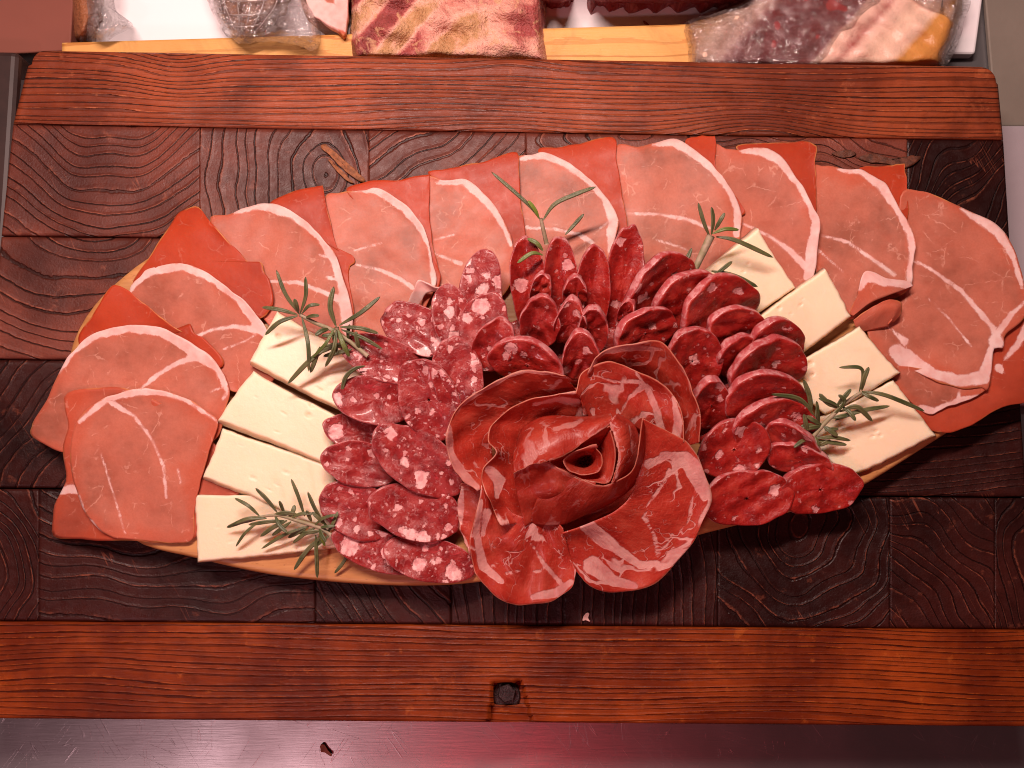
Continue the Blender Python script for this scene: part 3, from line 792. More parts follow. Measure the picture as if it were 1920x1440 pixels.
ham('cured ham slice behind the topmost cheese slice on the right', (1350, 400), (1532, 405),
    [(1334, 285), (1365, 282), (1400, 281), (1440, 280), (1470, 300), (1500, 340), (1525, 390), (1538, 420), (1532, 470), (1525, 520), (1500, 590), (1420, 580), (1345, 470)], (1440, 420),
    [[(1390, 284, 5), (1430, 285, 16), (1465, 301, 20), (1495, 341, 13), (1520, 386, 11), (1531, 420, 14), (1523, 470, 20), (1518, 520, 20)], [(1392, 420, 3), (1440, 442, 5), (1480, 470, 10), (1510, 500, 12)]],
    [(1380, 278), (1430, 270), (1500, 267), (1525, 274), (1530, 285), (1528, 340), (1530, 400), (1500, 420), (1450, 330)], (1490, 320), None, seed=9)
h10 = ham('cured ham slice with a white corner folded back beside the second cheese slice', (1535, 440), (1712, 440),
    [(1520, 320), (1545, 312), (1590, 316), (1620, 317), (1660, 345), (1690, 395), (1712, 440), (1718, 460), (1712, 500), (1705, 540), (1650, 575), (1600, 600), (1545, 580), (1522, 450)], (1620, 450),
    [[(1570, 318, 4), (1615, 321, 14), (1650, 343, 22), (1685, 396, 11), (1705, 440, 12), (1711, 470, 12), (1706, 525, 14)], [(1540, 442, 3), (1590, 455, 4), (1640, 490, 7), (1675, 515, 9)], [(1535, 470, 2), (1580, 510, 2)]],
    [(1610, 318), (1650, 312), (1690, 309), (1697, 313), (1700, 350), (1702, 400), (1690, 420), (1650, 360)], (1670, 350), None, seed=10)
loft('folded_corner', [[(1592, 590, 20), (1608, 548, 27), (1622, 508, 29), (1660, 520, 28), (1708, 528, 24)], [(1600, 592, 21), (1632, 568, 27), (1660, 556, 28), (1690, 545, 26), (1712, 536, 24)]],
     M_HAM, 0.9, h10, 60, 14, 78, 0.1, [[(1612, 540, 10), (1622, 515, 22), (1660, 526, 20), (1708, 532, 18)]])
loft('rolled_end', [[(1600, 600, 20), (1640, 572, 25), (1668, 562, 26), (1690, 568, 25), (1688, 590, 23), (1676, 604, 21)], [(1604, 612, 19), (1640, 592, 24), (1664, 580, 26), (1678, 582, 26), (1676, 594, 24), (1664, 606, 22)], [(1612, 624, 17.5), (1640, 618, 19), (1658, 614, 20), (1666, 612, 20), (1668, 610, 20), (1668, 608, 20)]],
     M_HAM, 0.6, h10, 60, 20, 79, 0.2, tint=0.15)
h12 = tag(empty('ham_slice'), 'orange red cured ham lowest at the right end, overhanging the oval board', 'ham slice', 'cured ham slices fanned round the board')
polar('folded_layer', [(1700, 690), (1790, 680), (1850, 650), (1900, 590), (1945, 590), (1950, 735), (1875, 765), (1820, 800), (1775, 811), (1730, 800), (1690, 740)], (1820, 725), plane((1720, 700), (1920, 660), 0.6, 2.0, 66), M_HAM, 0.8, h12,
      fat=[[(1928, 600, 10), (1908, 645, 12), (1884, 672, 7)], [(1870, 690, 14), (1880, 700, 4)]], tint=0.8, seed=166, rag=2.2)
polar('top_layer', [(1660, 690), (1720, 690), (1800, 700), (1855, 715), (1835, 742), (1780, 760), (1745, 778), (1722, 765), (1690, 735)], (1755, 725), plane((1700, 720), (1840, 720), 2.2, 2.8, 67), M_HAM, 0.8, h12,
      fat=[[(1725, 765, 10), (1750, 772, 14), (1790, 755, 13), (1832, 744, 9)], [(1795, 752, 6), (1798, 730, 2)]], tint=0.2, seed=167, rag=1.6)
ham('large cured ham slice at the right end with a frilled white lower rim', (1720, 540), (1900, 560),
    [(1688, 368), (1730, 362), (1780, 380), (1830, 402), (1870, 422), (1900, 465), (1918, 520), (1926, 570), (1915, 600), (1884, 628), (1880, 652), (1862, 655), (1858, 700), (1852, 734), (1840, 728), (1800, 728), (1750, 714), (1715, 695), (1680, 690), (1640, 650), (1625, 590), (1680, 480)], (1780, 540),
    [[(1800, 393, 4), (1835, 413, 14), (1870, 433, 20), (1898, 480, 9), (1916, 540, 5)], [(1680, 660, 26), (1702, 678, 34), (1750, 702, 16), (1800, 715, 18), (1842, 708, 22), (1854, 680, 18), (1857, 655, 10)], [(1866, 640, 26), (1872, 648, 22)], [(1866, 630, 12), (1858, 612, 9), (1800, 545, 7), (1740, 502, 4), (1705, 487, 3)], [(1868, 628, 12), (1895, 590, 6), (1922, 565, 5)], [(1695, 640, 14), (1675, 622, 3), (1658, 608, 2)], [(1740, 560, 2), (1780, 600, 2), (1820, 650, 2)]], za=(2.4, 1), zb=(4.6, 2), seed=11)

# ------------------------------------------------------------------ cheese slices
def cheese(label, q, zt, th, flare, holes, seed):
    """q: four top corners (photo px), zt: height of each, flare: px vector by which each lower corner leaves the upper"""
    N = 64
    u = np.linspace(0, 1, N)
    # denser near the edges so that the arris can be rounded
    u = lerp(u, 0.5 - 0.5 * np.cos(u * math.pi), 0.5)
    U, V = np.meshgrid(u, u)
    q = np.array(q, float); z4 = np.array(zt, float) + ZB
    w = [(1 - U) * (1 - V), U * (1 - V), U * V, (1 - U) * V]
    x = sum(w[i] * q[i, 0] for i in range(4)); y = sum(w[i] * q[i, 1] for i in range(4)); z = sum(w[i] * z4[i] for i in range(4))
    x = x + und(y, x, seed, 220, 2.2) + und(x, y, seed + 5, 26, 0.5); y = y + und(x, y, seed + 1, 220, 2.2) + und(y, x, seed + 6, 24, 0.5)
    L0 = np.linalg.norm(q[1] - q[0]); L1 = np.linalg.norm(q[3] - q[0])
    d = np.minimum(np.minimum(U, 1 - U) * L0, np.minimum(V, 1 - V) * L1)
    r = 5.0
    k = np.clip(1 - d / r, 0, 1)
    z = z - (1 - np.sqrt(np.clip(1 - k * k, 0, 1))) * r * 0.3 + und(x, y, seed + 2, 200, 0.25)
    rr = np.random.default_rng(seed)
    for (hx, hy, hr) in holes:
        e = rr.uniform(0.5, 0.9); a = rr.uniform(0, 3.14)
        dx, dy = x - hx, y - hy
        p1, p2 = dx * math.cos(a) + dy * math.sin(a), (-dx * math.sin(a) + dy * math.cos(a)) / e
        z = z - 1.1 * np.exp(-(np.hypot(p1, p2) / hr) ** 4) * min(1, hr / 4)
    G = P(x, y, z)
    n = N * N
    ring = list(range(N)) + [i * N + N - 1 for i in range(1, N)] + [(N - 1) * N + j for j in range(N - 2, -1, -1)] + [i * N for i in range(N - 2, 0, -1)]
    fl = np.array(flare, float) * 0.5
    xb = x + sum(w[i] * fl[i, 0] for i in range(4)); yb = y + sum(w[i] * fl[i, 1] for i in range(4))
    Bm = P(xb, yb, z - th).reshape(-1, 3)[ring]
    B = G.reshape(-1, 3)[ring].copy()
    B[:, :2] = Bm[:, :2]; B[:, 2] -= th * 0.001
    F = [tuple(reversed(f)) for f in grid_faces(N, N, False)]
    m = len(ring)
    for i in range(m):
        F.append((ring[i], ring[(i + 1) % m], n + (i + 1) % m, n + i))
    F.append(tuple(range(n, n + m)))
    o = mesh_obj('cheese_slice', np.concatenate([G.reshape(-1, 3), B]), F, M_CHE)
    return tag(o, label, 'cheese slice', 'pale cheese slices fanned beside the salami')
Z4 = [(0, 0)] * 4
def hl(seed, x0, x1, y0, y1, n=6):
    r = np.random.default_rng(seed)
    return [(r.uniform(x0, x1), r.uniform(y0, y1), r.choice([1.8, 2.2, 3, 4.2])) for _ in range(n)]
cheese('pale cheese slice lowest on the left, under the bottom left rosemary sprig', [(364, 926), (600, 922), (655, 1026), (371, 1054)], (5.2, 5.5, 5.2, 5), 4.0, [(1, -3), (2, -3), (2, 4), (-1, 4)], [(432, 1015, 3), (523, 1020, 4), (556, 1030, 4), (408, 988, 2), (480, 1020, 2)], 1)
cheese('pale cheese slice third from the top in the left stack', [(417, 803), (640, 880), (600, 985), (379, 893)], (6.5, 7, 8.2, 8.2), 4, [(2, -3), (2, -3), (2, 8), (-1, 11)], [(475, 896, 4.5), (535, 885, 3.5), (505, 918, 2), (450, 835, 2), (414, 893, 2), (520, 910, 2)], 2)
cheese('pale cheese slice second from the top in the left stack', [(474, 697), (650, 790), (612, 868), (411, 786)], (8, 9, 10.4, 10.6), 4, [(2, -3), (2, -3), (2, 10), (-1, 15)], [(532, 775, 3), (578, 778, 5), (584, 760, 5), (480, 745, 2), (520, 810, 2)], 3)
cheese('pale cheese slice on top of the left stack, under the upper left rosemary', [(517, 581), (735, 715), (706, 800), (469, 678)], (8.5, 11.5, 13, 13), 4, [(2, -3), (2, -3), (2, 7), (1, 14)], [(521, 630, 4.5), (600, 730, 3), (598, 755, 2), (640, 770, 2.5), (545, 660, 2)], 4)
cheese('pale cheese slice highest on the right, with one dark speck, behind the salami', [(1422, 430), (1491, 541), (1415, 592), (1300, 525)], (11, 9, 9, 10), 6.5, [(-14, -6), (3, 0), (0, 4), (-6, 2)], [(1402, 495, 3), (1393, 510, 3), (1375, 525, 2), (1385, 565, 3)], 5)
cheese('pale cheese slice second from the top on the right, with small holes near the salami', [(1549, 505), (1597, 593), (1480, 678), (1400, 612)], (11, 9.5, 9.5, 11), 6, [(-8, -6), (3, 0), (3, 5), (-6, -4)], [(1461, 578, 4), (1483, 588, 2.5), (1501, 572, 3), (1506, 560, 2), (1440, 606, 3)], 6)
cheese('pale cheese slice third from top on the right, torn holes at left end', [(1611, 614), (1688, 700), (1545, 776), (1465, 700)], (10, 8.5, 8, 9.5), 5.5, [(-2, -4), (4, 0), (3, 5), (-4, 0)], [(1518, 682, 7), (1508, 688, 6), (1522, 703, 5), (1592, 675, 2), (1500, 700, 5)], 7)
cheese('pale cheese slice lowest on the right, under the right rosemary sprig', [(1676, 714), (1756, 818), (1585, 895), (1490, 800)], (6.5, 5.5, 5, 6), 4.6, [(-2, -4), (4, 0), (3, 5), (-4, 0)], [(1642, 808, 4), (1636, 818, 4), (1650, 817, 3.5), (1600, 833, 2), (1675, 806, 2)], 8)

# ------------------------------------------------------------------ salami slices
def salami(label, T, B, zt, zb, U, cup=0.0, th=3.2, seed=1, bend=0.0, point=0.0, R=18, S=96, dark=0.0):
    """T/B: pixel of the upper and lower end, U: pixel half-vector across, cup: mm by which the flanks curl to the face"""
    T3, B3 = P(*T, ZB + zt), P(*B, ZB + zb)
    zm = 0.5 * (zt + zb) + ZB
    mid = 0.5 * (np.array(T) + np.array(B))
    if np.isscalar(U):
        d = np.array(T, float) - np.array(B); d /= np.linalg.norm(d); U = (-d[1] * U * -1, d[0] * U * -1); U = (abs(d[1]) * 1.0 * 0 + U[0], U[1])
    Ra, La = P(mid[0] + U[0], mid[1] + U[1], zm), P(mid[0] - U[0], mid[1] - U[1], zm)
    C = 0.5 * (T3 + B3); Vv = 0.5 * (T3 - B3); Uu = 0.5 * (Ra - La)
    n = np.cross(Uu, Vv); n /= np.linalg.norm(n)
    if n[2] < 0: n = -n
    th_ = np.linspace(0, 2 * math.pi, S, endpoint=False)
    r1 = np.random.default_rng(seed + 999)
    wob = 1 + ragged(S, 0.012, seed) + sum(r1.normal(0, 0.055 / k) * np.cos(k * th_ + r1.uniform(0, 6.28)) for k in (2, 3, 4, 5)) + sum(r1.normal(0, 0.006) * np.cos(k * th_ + r1.uniform(0, 6.28)) for k in (5, 6, 7, 9, 11))
    lu, lv = np.linalg.norm(Uu), np.linalg.norm(Vv)
    rr = list(np.linspace(0.03, 0.94, R)) + [0.975, 0.995, 1.0, 0.995, 0.97, 0.9, 0.5, 0.03]
    dz = [0.0] * R + [-0.06, -0.22, -0.5, -0.78, -0.95, -1.0, -1.0, -1.0]
    pts, uvw, edge = [], [], []
    r0 = np.random.default_rng(seed); ph = r0.uniform(0, 6.28); ph2 = r0.uniform(0, 6.28)
    off = r0.uniform(0, 3, 3)
    for r, h in zip(rr, dz):
        a = r * np.cos(th_) * wob; b = r * np.sin(th_) * wob
        aa = a * (1 - point * 0.5 * np.clip(b, 0, 1))
        wave = 0.0010 * (r ** 2) * (np.sin(2 * th_ + ph) + 0.8 * np.sin(3 * th_ + ph2)) + 0.0003 * r * np.sin(7 * th_ + ph)
        disp = cup * 0.001 * (a ** 2) + bend * 0.001 * (b ** 2) + wave + h * th * 0.001
        lump = und(a * 10 + (5 if h < -0.4 else 0), b * 10, seed + 31, 7.0, 0.00040)
        disp = disp + lump * min(1, 4 * r)
        pts.append(C + aa[:, None] * Uu + b[:, None] * Vv + disp[:, None] * n)
        uvw.append(np.stack([a * lu + off[0], b * lv + off[1], np.full(S, h * th * 0.001) + off[2]], -1))
        edge.append(np.full(S, (1 - r) * min(lu, lv) * 1000))
    G = np.array(pts); K = len(rr)
    F = grid_faces(K, S, True)
    if np.dot(np.cross(G[3, 1] - G[3, 0], G[4, 0] - G[3, 0]), n) > 0: F = [tuple(reversed(f)) for f in F]
    F += [tuple(range(S)), tuple(range((K - 1) * S, K * S))]
    o = mesh_obj('salami_slice', G.reshape(-1, 3), F, M_SAL, None, dict(uvw=np.array(uvw).reshape(-1, 3), edge=np.array(edge).reshape(-1), tint=np.full(len(rr) * S, dark)))
    return tag(o, label, 'salami slice', 'salami slices fanned above the rose')

SAL = [
 # --- flat slices on the left: (label, T, B, zt, zb, U, cup, th)
 ('salami slice lowest on the left, at the board edge beside the bottom rosemary', (619, 1003), (800, 1062), 7, 6, 38, 0.5, 3.0),
 ('salami slice at the bottom edge, just left of the meat rose', (716, 1030), (896, 1068), 8.5, 7.5, 42, 0.5, 3.0),
 ('salami slice at the left edge whose rim touches the bottom left rosemary', (599, 928), (740, 985), 11, 9.5, 52, 1.0, 3.2),
 ('salami slice with a big white horseshoe of fat, low on the left', (691, 942), (866, 978), 14.5, 13, 54, 1.0, 3.4),
 ('salami slice at the left edge, right of the third cheese slice', (600, 858), (750, 882), 15, 12, 42, 1.0, 3.2),
 ('small tapering salami slice peeping out from under the topmost left cheese', (606, 792), (735, 838), 12.5, 12, 34, 0.5, 2.6),
 ('salami slice with two white fat blots, lying over two others left of the rose', (699, 808), (868, 918), 19, 16, 54, 1.2, 3.4),
 ('salami slice lying on the left cheese under a curved rosemary leaf', (626, 738), (775, 762), 21, 19, 47, 1.5, 3.4),
 ('salami slice leaning down beside the left petal of the rose', (776, 672), (832, 826), 23, 20, (54, -14), 1.5, 3.4),
 ('salami slice under the upper left rosemary, reaching over the cheese', (638, 650), (800, 698), 20, 20, 42, 1.5, 3.4),
 ('wide salami slice at the top left of the fan, just right of the rosemary', (719, 580), (842, 654), 18, 21, 45, 1.5, 3.2),
 ('salami slice beside the curled pale ham tip', (832, 534), (862, 652), 20, 22, 38, 1.5, 3.2),
 ('salami slice standing tallest on the left, with a white fat blot at its side', (904, 470), (897, 640), 21, 21, 45, 1.5, 3.2),
 ('salami slice lying over the tall one with the white blot', (918, 546), (896, 696), 24.5, 24, 47, 1.5, 3.2),
 ('reddish salami slice between the left fan and the rose', (850, 632), (866, 780), 26, 23, 49, 2.0, 3.4),
 # --- petals standing round the centre
 ('dark red salami petal with a small rosemary leaf across it', (981, 443), (990, 580), 27, 14, 36, 5.0, 3.6),
 ('cupped salami petal directly below the topmost rosemary stem', (1050, 442), (1044, 566), 30, 13, 33, 7.0, 4.6),
 ('cupped salami petal between the rosemary stem and the tallest petal', (1117, 458), (1104, 585), 29, 13, 34, 6.0, 4.6),
 ('tallest salami petal of the crown, with an oval white fat spot', (1184, 421), (1162, 575), 28, 13, 38, 5.0, 4.6),
 ('long salami petal next right of the tallest one', (1222, 500), (1252, 580), 30, 13, (56, -46), 4.0, 4.2),
 ('salami petal at the foot of the rosemary beside the cheese', (1272, 526), (1308, 608), 29, 13, (58, -36), 4.0, 4.2),
 ('salami petal overlapping the topmost right cheese slice', (1320, 542), (1368, 622), 30, 12, (60, -46), 4.0, 3.8),
 ('short salami petal against the second right cheese slice', (1364, 588), (1392, 660), 27, 12, (50, -22), 3.0, 3.6),
 ('salami petal with its rim against the gap between two right cheese slices', (1444, 608), (1466, 688), 24, 11, (46, -24), 4.0, 4.4),
 ('narrow salami petal wedged between two bigger ones on the right', (1382, 641), (1404, 702), 24, 11, (46, -16), 3.0, 3.8),
 ('salami petal with a deep purple rim, right of the rose top', (1428, 646), (1444, 732), 26, 11, (64, -26), 5.0, 4.6),
 ('salami petal right of the rose, its pale end under a rosemary leaf', (1432, 705), (1442, 795), 24, 10, (74, -10), 4.0, 4.2),
 ('salami petal in front of the right rosemary stem', (1444, 756), (1456, 838), 22, 9, (72, -16), 4.0, 4.2),
 ('small salami petal with a fatty yellowish end, touching the right of the rose', (1335, 716), (1335, 796), 25, 12, (33, -5), 4.0, 4.6),
 ('salami petal with torn pale rim at the foot of the right rosemary', (1482, 803), (1488, 864), 16, 8, (56, 16), 2.0, 3.6),
 ('salami petal lying just above the pointed one on the right', (1500, 836), (1500, 895), 14.5, 7, (62, 12), 2.0, 3.6),
 ('salami slice with a round white spot, right of the rose', (1380, 788), (1372, 898), 21, 10, (70, -6), 3.0, 3.6),
 ('salami slice at the bottom right with long white fat streaks', (1402, 879), (1398, 990), 14, 6, (84, -10), 2.0, 3.6),
 ('pointed salami slice furthest right, over the board edge', (1535, 870), (1540, 966), 12, 5, (80, -6), 2.0, 3.6),
 # --- inner ring
 ('salami petal of the inner ring left of its centre, with a big fat spot', (1016, 553), (1008, 655), 33, 19, 37, 6.0, 3.8),
 ('salami petal in the middle of the inner ring, with a wrinkled rim', (1078, 563), (1062, 650), 33, 18, 30, 6.0, 4.4),
 ('small curled salami petal right of the middle of the inner ring', (1116, 578), (1106, 658), 34, 20, 30, 6.0, 4.4),
 ('small upright salami petal touching the top of the rose', (1092, 627), (1086, 712), 37, 22, 37, 6.0, 3.6),
 ('tiny salami end in the middle of the right side of the inner ring', (1182, 566), (1166, 606), 30, 22, 16, 2.0, 3.0),
 ('small salami edge tucked behind the inner ring on the left', (1018, 513), (1010, 580), 29, 20, 20, 3.0, 3.4),
 ('small fatty salami edge tucked behind the middle of the inner ring', (1080, 520), (1076, 590), 29, 18, 24, 3.0, 3.6),
 ('wide salami petal lying along the upper left rim of the rose', (992, 642), (985, 726), 35, 22, (72, 22), 4.0, 3.6),
 ('orange edged salami petal between the left fan and the inner ring', (938, 597), (912, 700), 32, 24, 38, 4.0, 3.2),
 ('flat dark salami slice glimpsed under the inner ring on its left', (960, 600), (1010, 735), 10, 8, 60, 0.5, 3.4),
 ('flat dark salami slice glimpsed under the middle of the inner ring', (1080, 585), (1085, 720), 11, 9, 70, 0.5, 3.4),
 ('flat dark salami slice glimpsed under the inner ring on its right', (1200, 570), (1190, 690), 12, 9, 70, 0.5, 3.4),
 ('flat dark salami slice glimpsed between the rose and the right petals', (1330, 660), (1330, 830), 6, 5, 70, 0.5, 3.2),
 ('salami petal at the right of the inner ring with a grainy pale rim', (1190, 589), (1228, 660), 33, 18, (50, -36), 4.0, 4.0),
 ('dark salami petal touching the upper right of the rose', (1296, 618), (1300, 735), 31, 14, (56, -14), 5.0, 4.4),
]
for i, (lab, T, B, zt, zb, U, cup, th) in enumerate(SAL):
    if i < 15:
        zt, zb = zt + (5 if i < 10 else 3), max(3.5, zb - 4)
        cup += 1.0
    if i >= 15:
        if (i < 31 or i >= 34) and i not in (43, 44, 45, 46): zt, zb = zt + 1.5, zb - 3
        if 19 <= i <= 29:
            U = (U[0] * 1.08, U[1] * 1.08); B = (B[0] + 0.12 * (B[0] - T[0]), B[1] + 0.12 * (B[1] - T[1])); zt += 3.0; zb = max(2.0, zb - 3)
            T = (T[0] - 2, T[1] - 3)
        if 15 <= i <= 18: B = (B[0] + 0.12 * (1090 - B[0]), B[1] + 50)
        th = th + (1.9 if (i < 31 or i >= 34) else 0.8)
    salami(lab, T, B, zt, zb, U, cup, th, seed=200 + i, dark=0.0 if i < 15 else (0.75 if i in (34, 35, 36, 37, 38, 42) else 1.0))

# ------------------------------------------------------------------ rose of marbled pork slices
def petal(label, rows, seed, fat=None, tint=0.0, th=0.5, wob=0.9, n=84, m=30, flip=False):
    fat = [[(x, y, w * 0.88) for x, y, w in l] for l in fat] if fat else fat
    o = loft('cured_pork_slice', rows, M_COP, th, None, n, m, seed, wob, fat, tint, 1.2, flip, 0.75 if seed <= 307 else 0.15)
    return tag(o, label, 'cured pork slice', 'marbled pork slices forming the rose')
def zr(pts, z):
    if np.isscalar(z): return [(x, y, ZB + z) for x, y in pts]
    zz = np.interp(np.linspace(0, 1, len(pts)), np.linspace(0, 1, len(z)), z)
    return [(x, y, ZB + k) for (x, y), k in zip(pts, zz)]
tag(polar('cured_pork_slice', [(975, 800), (1030, 745), (1100, 725), (1180, 740), (1235, 800), (1240, 880), (1200, 950), (1110, 985), (1010, 965), (965, 890)], (1100, 860), lambda x, y: ZB + 15 + und(x, y, 8, 90, 0.8), M_COP, 0.8, None, 20, 90, tint=0.6, seed=330),
    'dark pork slice lying flat under the heart of the rose', 'cured pork slice', 'marbled pork slices forming the rose')
petal('marbled pork slice forming the small outer petal at the lower left of the rose', [zr([(868, 905), (859, 940), (862, 985), (880, 1040)], [16, 13, 10, 8]), zr([(905, 905), (900, 955), (897, 1000), (915, 1050)], [18, 15, 12, 8])], 301, [[(865, 915, 12), (862, 980, 14)]])
petal('marbled pork slice forming the outer petal at the upper right of the rose', [zr([(1100, 700), (1129, 660), (1188, 645), (1225, 638), (1250, 650), (1277, 687), (1296, 724), (1310, 768), (1311, 828)], [36, 40, 41, 41, 40, 39, 37, 35, 32]),
      zr([(1115, 712), (1140, 690), (1180, 682), (1215, 690), (1245, 706), (1266, 732), (1280, 770), (1290, 800), (1288, 836)], [30, 30, 29, 28, 27, 26, 25, 24, 23]),
      zr([(1130, 740), (1150, 730), (1180, 725), (1205, 730), (1230, 745), (1248, 765), (1262, 790), (1270, 810), (1272, 840)], [18, 18, 17, 16, 16, 15, 15, 15, 15])], 302, [[(1140, 660, 8), (1190, 652, 14), (1240, 655, 6)]], 0.35)
petal('marbled pork slice with broad white veins, at the upper right inside of the rose', [zr([(1080, 738), (1090, 700), (1122, 683), (1151, 679), (1195, 697), (1236, 716), (1262, 741), (1278, 775), (1282, 830)], [38, 38, 38, 38, 37, 36, 35, 33, 31]),
      zr([(1092, 752), (1106, 735), (1130, 728), (1155, 730), (1190, 745), (1222, 765), (1244, 785), (1258, 806), (1265, 835)], [32, 31, 30, 30, 29, 28, 27, 26, 26]),
      zr([(1105, 785), (1120, 790), (1145, 792), (1165, 795), (1190, 802), (1210, 812), (1222, 822), (1232, 832), (1240, 845)], [22, 21, 21, 21, 20, 20, 20, 20, 20])], 303,
      [[(1192, 698, 4), (1215, 730, 14), (1232, 770, 16), (1240, 810, 18)], [(1262, 745, 6), (1272, 790, 20), (1268, 822, 22)], [(1205, 725, 14), (1180, 745, 8), (1160, 780, 6)], [(1120, 705, 5), (1150, 715, 5), (1200, 715, 10)]])
petal('marbled pork slice forming the tall outer petal at the upper left of the rose', [zr([(1060, 704), (1020, 697), (978, 695), (930, 712), (886, 741), (853, 767), (837, 804), (838, 848), (860, 892), (895, 922)], [40, 40, 40, 40, 39, 38, 36, 34, 31, 29]),
      zr([(1072, 720), (1030, 722), (985, 728), (945, 745), (908, 770), (884, 795), (876, 825), (880, 856), (895, 886), (915, 910)], [33, 32, 31, 30, 29, 28, 27, 26, 25, 25]),
      zr([(1090, 745), (1050, 752), (1010, 760), (972, 775), (942, 800), (926, 822), (922, 844), (926, 864), (936, 882), (948, 895)], [22, 21, 20, 20, 19, 18, 18, 18, 18, 18])], 304,
      [[(840, 800, 14), (842, 850, 22), (862, 890, 30), (890, 915, 22)], [(1050, 712, 10), (1030, 730, 8)]], 0.25)
petal('marbled pork slice with a folded rim, second petal on the left of the rose', [zr([(1085, 735), (1040, 738), (1000, 746), (952, 768), (920, 797), (915, 826), (929, 848), (904, 878), (906, 911), (925, 955), (940, 986)], [34, 34, 34, 34, 35, 35, 35, 34, 32, 28, 25]),
      zr([(1090, 755), (1045, 758), (1010, 766), (972, 785), (948, 810), (944, 832), (948, 855), (936, 882), (938, 912), (950, 950), (965, 982)], [26, 26, 26, 26, 26, 26, 26, 26, 25, 22, 20]),
      zr([(1095, 790), (1055, 785), (1025, 792), (1000, 808), (985, 830), (978, 850), (975, 870), (972, 892), (975, 920), (985, 950), (995, 980)], [18] * 11)], 305,
      [[(1080, 752, 20), (1040, 748, 10), (1000, 758, 8)], [(1095, 770, 26), (1085, 785, 20)], [(915, 880, 20), (935, 900, 24), (930, 930, 12)]])
petal('marbled pork slice forming the lowest petal of the rose, hanging over the front', [zr([(903, 908), (894, 962), (880, 1006), (883, 1040), (898, 1086), (928, 1118), (964, 1132), (1004, 1131), (1041, 1124), (1072, 1102), (1083, 1070)], [31, 27, 22, 18, 13, 10, 8, 8, 9, 11, 14]),
      zr([(914, 930), (912, 975), (910, 1005), (918, 1034), (932, 1062), (952, 1080), (975, 1088), (1005, 1088), (1035, 1082), (1060, 1070), (1074, 1052)], [27, 22, 18, 15, 12, 11, 10, 10, 11, 12, 14]),
      zr([(928, 955), (935, 982), (940, 998), (948, 1010), (960, 1016), (972, 1016), (985, 1012), (1005, 1008), (1025, 1008), (1045, 1012), (1064, 1024)], [20, 19, 18, 18, 18, 18, 18, 18, 18, 18, 18]),
      zr([(950, 950), (960, 960), (970, 965), (980, 968), (990, 968), (1000, 966), (1010, 964), (1020, 964), (1032, 968), (1044, 976), (1056, 990)], [22] * 11)], 306,
      [[(900, 940, 10), (892, 1000, 16), (905, 1060, 20), (940, 1090, 10)], [(985, 1010, 6), (1005, 1030, 6), (1022, 1060, 8), (1050, 1090, 14)], [(1000, 1118, 14), (1045, 1110, 24), (1070, 1092, 16)], [(950, 1075, 4), (980, 1066, 6), (1015, 1072, 8)], [(912, 960, 16), (905, 1000, 14)]])
petal('marbled pork slice with thick white fat, broad petal at the lower right of the rose', [zr([(1205, 788), (1254, 811), (1291, 837), (1317, 870), (1330, 914), (1332, 951), (1313, 1003), (1273, 1051), (1225, 1091), (1173, 1109), (1137, 1109), (1104, 1094), (1072, 1066)], [39, 34, 30, 27, 24, 21, 17, 12, 8, 7, 8, 11, 14]),
      zr([(1203, 815), (1238, 838), (1265, 862), (1283, 892), (1290, 925), (1286, 957), (1268, 995), (1236, 1030), (1198, 1056), (1160, 1068), (1132, 1066), (1104, 1056), (1066, 1044)], [36, 31, 27, 24, 21, 19, 15, 12, 10, 10, 11, 13, 15]),
      zr([(1198, 850), (1215, 870), (1226, 888), (1232, 908), (1230, 930), (1220, 955), (1202, 980), (1178, 1000), (1152, 1012), (1130, 1016), (1112, 1016), (1088, 1016), (1058, 1016)], [31, 28, 25, 23, 21, 20, 18, 17, 16, 16, 16, 17, 18]),
      zr([(1190, 880), (1192, 890), (1192, 900), (1190, 912), (1184, 926), (1175, 940), (1162, 952), (1148, 962), (1132, 970), (1118, 976), (1104, 982), (1084, 990), (1054, 1000)], [24] * 13)], 307,
      [[(1240, 850, 8), (1285, 860, 34), (1312, 895, 44), (1322, 930, 22)], [(1215, 870, 20), (1250, 855, 16)], [(1255, 880, 8), (1245, 905, 6), (1215, 945, 6), (1208, 970, 8), (1228, 1005, 6), (1232, 1040, 8)], [(1100, 985, 30), (1130, 1010, 34), (1160, 1030, 20), (1200, 1060, 18), (1235, 1055, 12)], [(1110, 1060, 40), (1150, 1090, 26), (1190, 1098, 14)], [(1300, 930, 5), (1290, 980, 5), (1240, 1030, 6)], [(1195, 830, 20), (1200, 870, 14)]], wob=0.35)
petal('smooth red pork slice forming the front wall of the rose bud', [zr([(1048, 882), (1090, 899), (1130, 911), (1160, 901), (1188, 880), (1199, 835), (1206, 786)], [38, 38, 38, 39, 40, 42, 44]),
      zr([(1010, 930), (1060, 948), (1110, 946), (1152, 928), (1186, 900), (1204, 858), (1214, 815)], [31, 31, 31, 31, 31, 32, 33]),
      zr([(990, 985), (1050, 985), (1100, 965), (1146, 944), (1184, 916), (1206, 880), (1222, 840)], [22] * 7)], 308, None, 0.85)
petal('dark red pork slice wrapped round the left front of the rose bud', [zr([(962, 886), (975, 868), (1000, 862), (1030, 868), (1052, 880), (1085, 896), (1118, 906)], [38, 41, 41, 40, 40, 39, 38]),
      zr([(970, 930), (985, 925), (1005, 922), (1030, 922), (1058, 925), (1085, 930), (1110, 934)], [30, 32, 33, 33, 33, 33, 32]),
      zr([(985, 988), (995, 982), (1010, 975), (1035, 970), (1060, 962), (1085, 958), (1105, 952)], [22] * 7)], 309, [[(1005, 948, 3), (1030, 955, 3), (1060, 945, 3)]], 0.8)
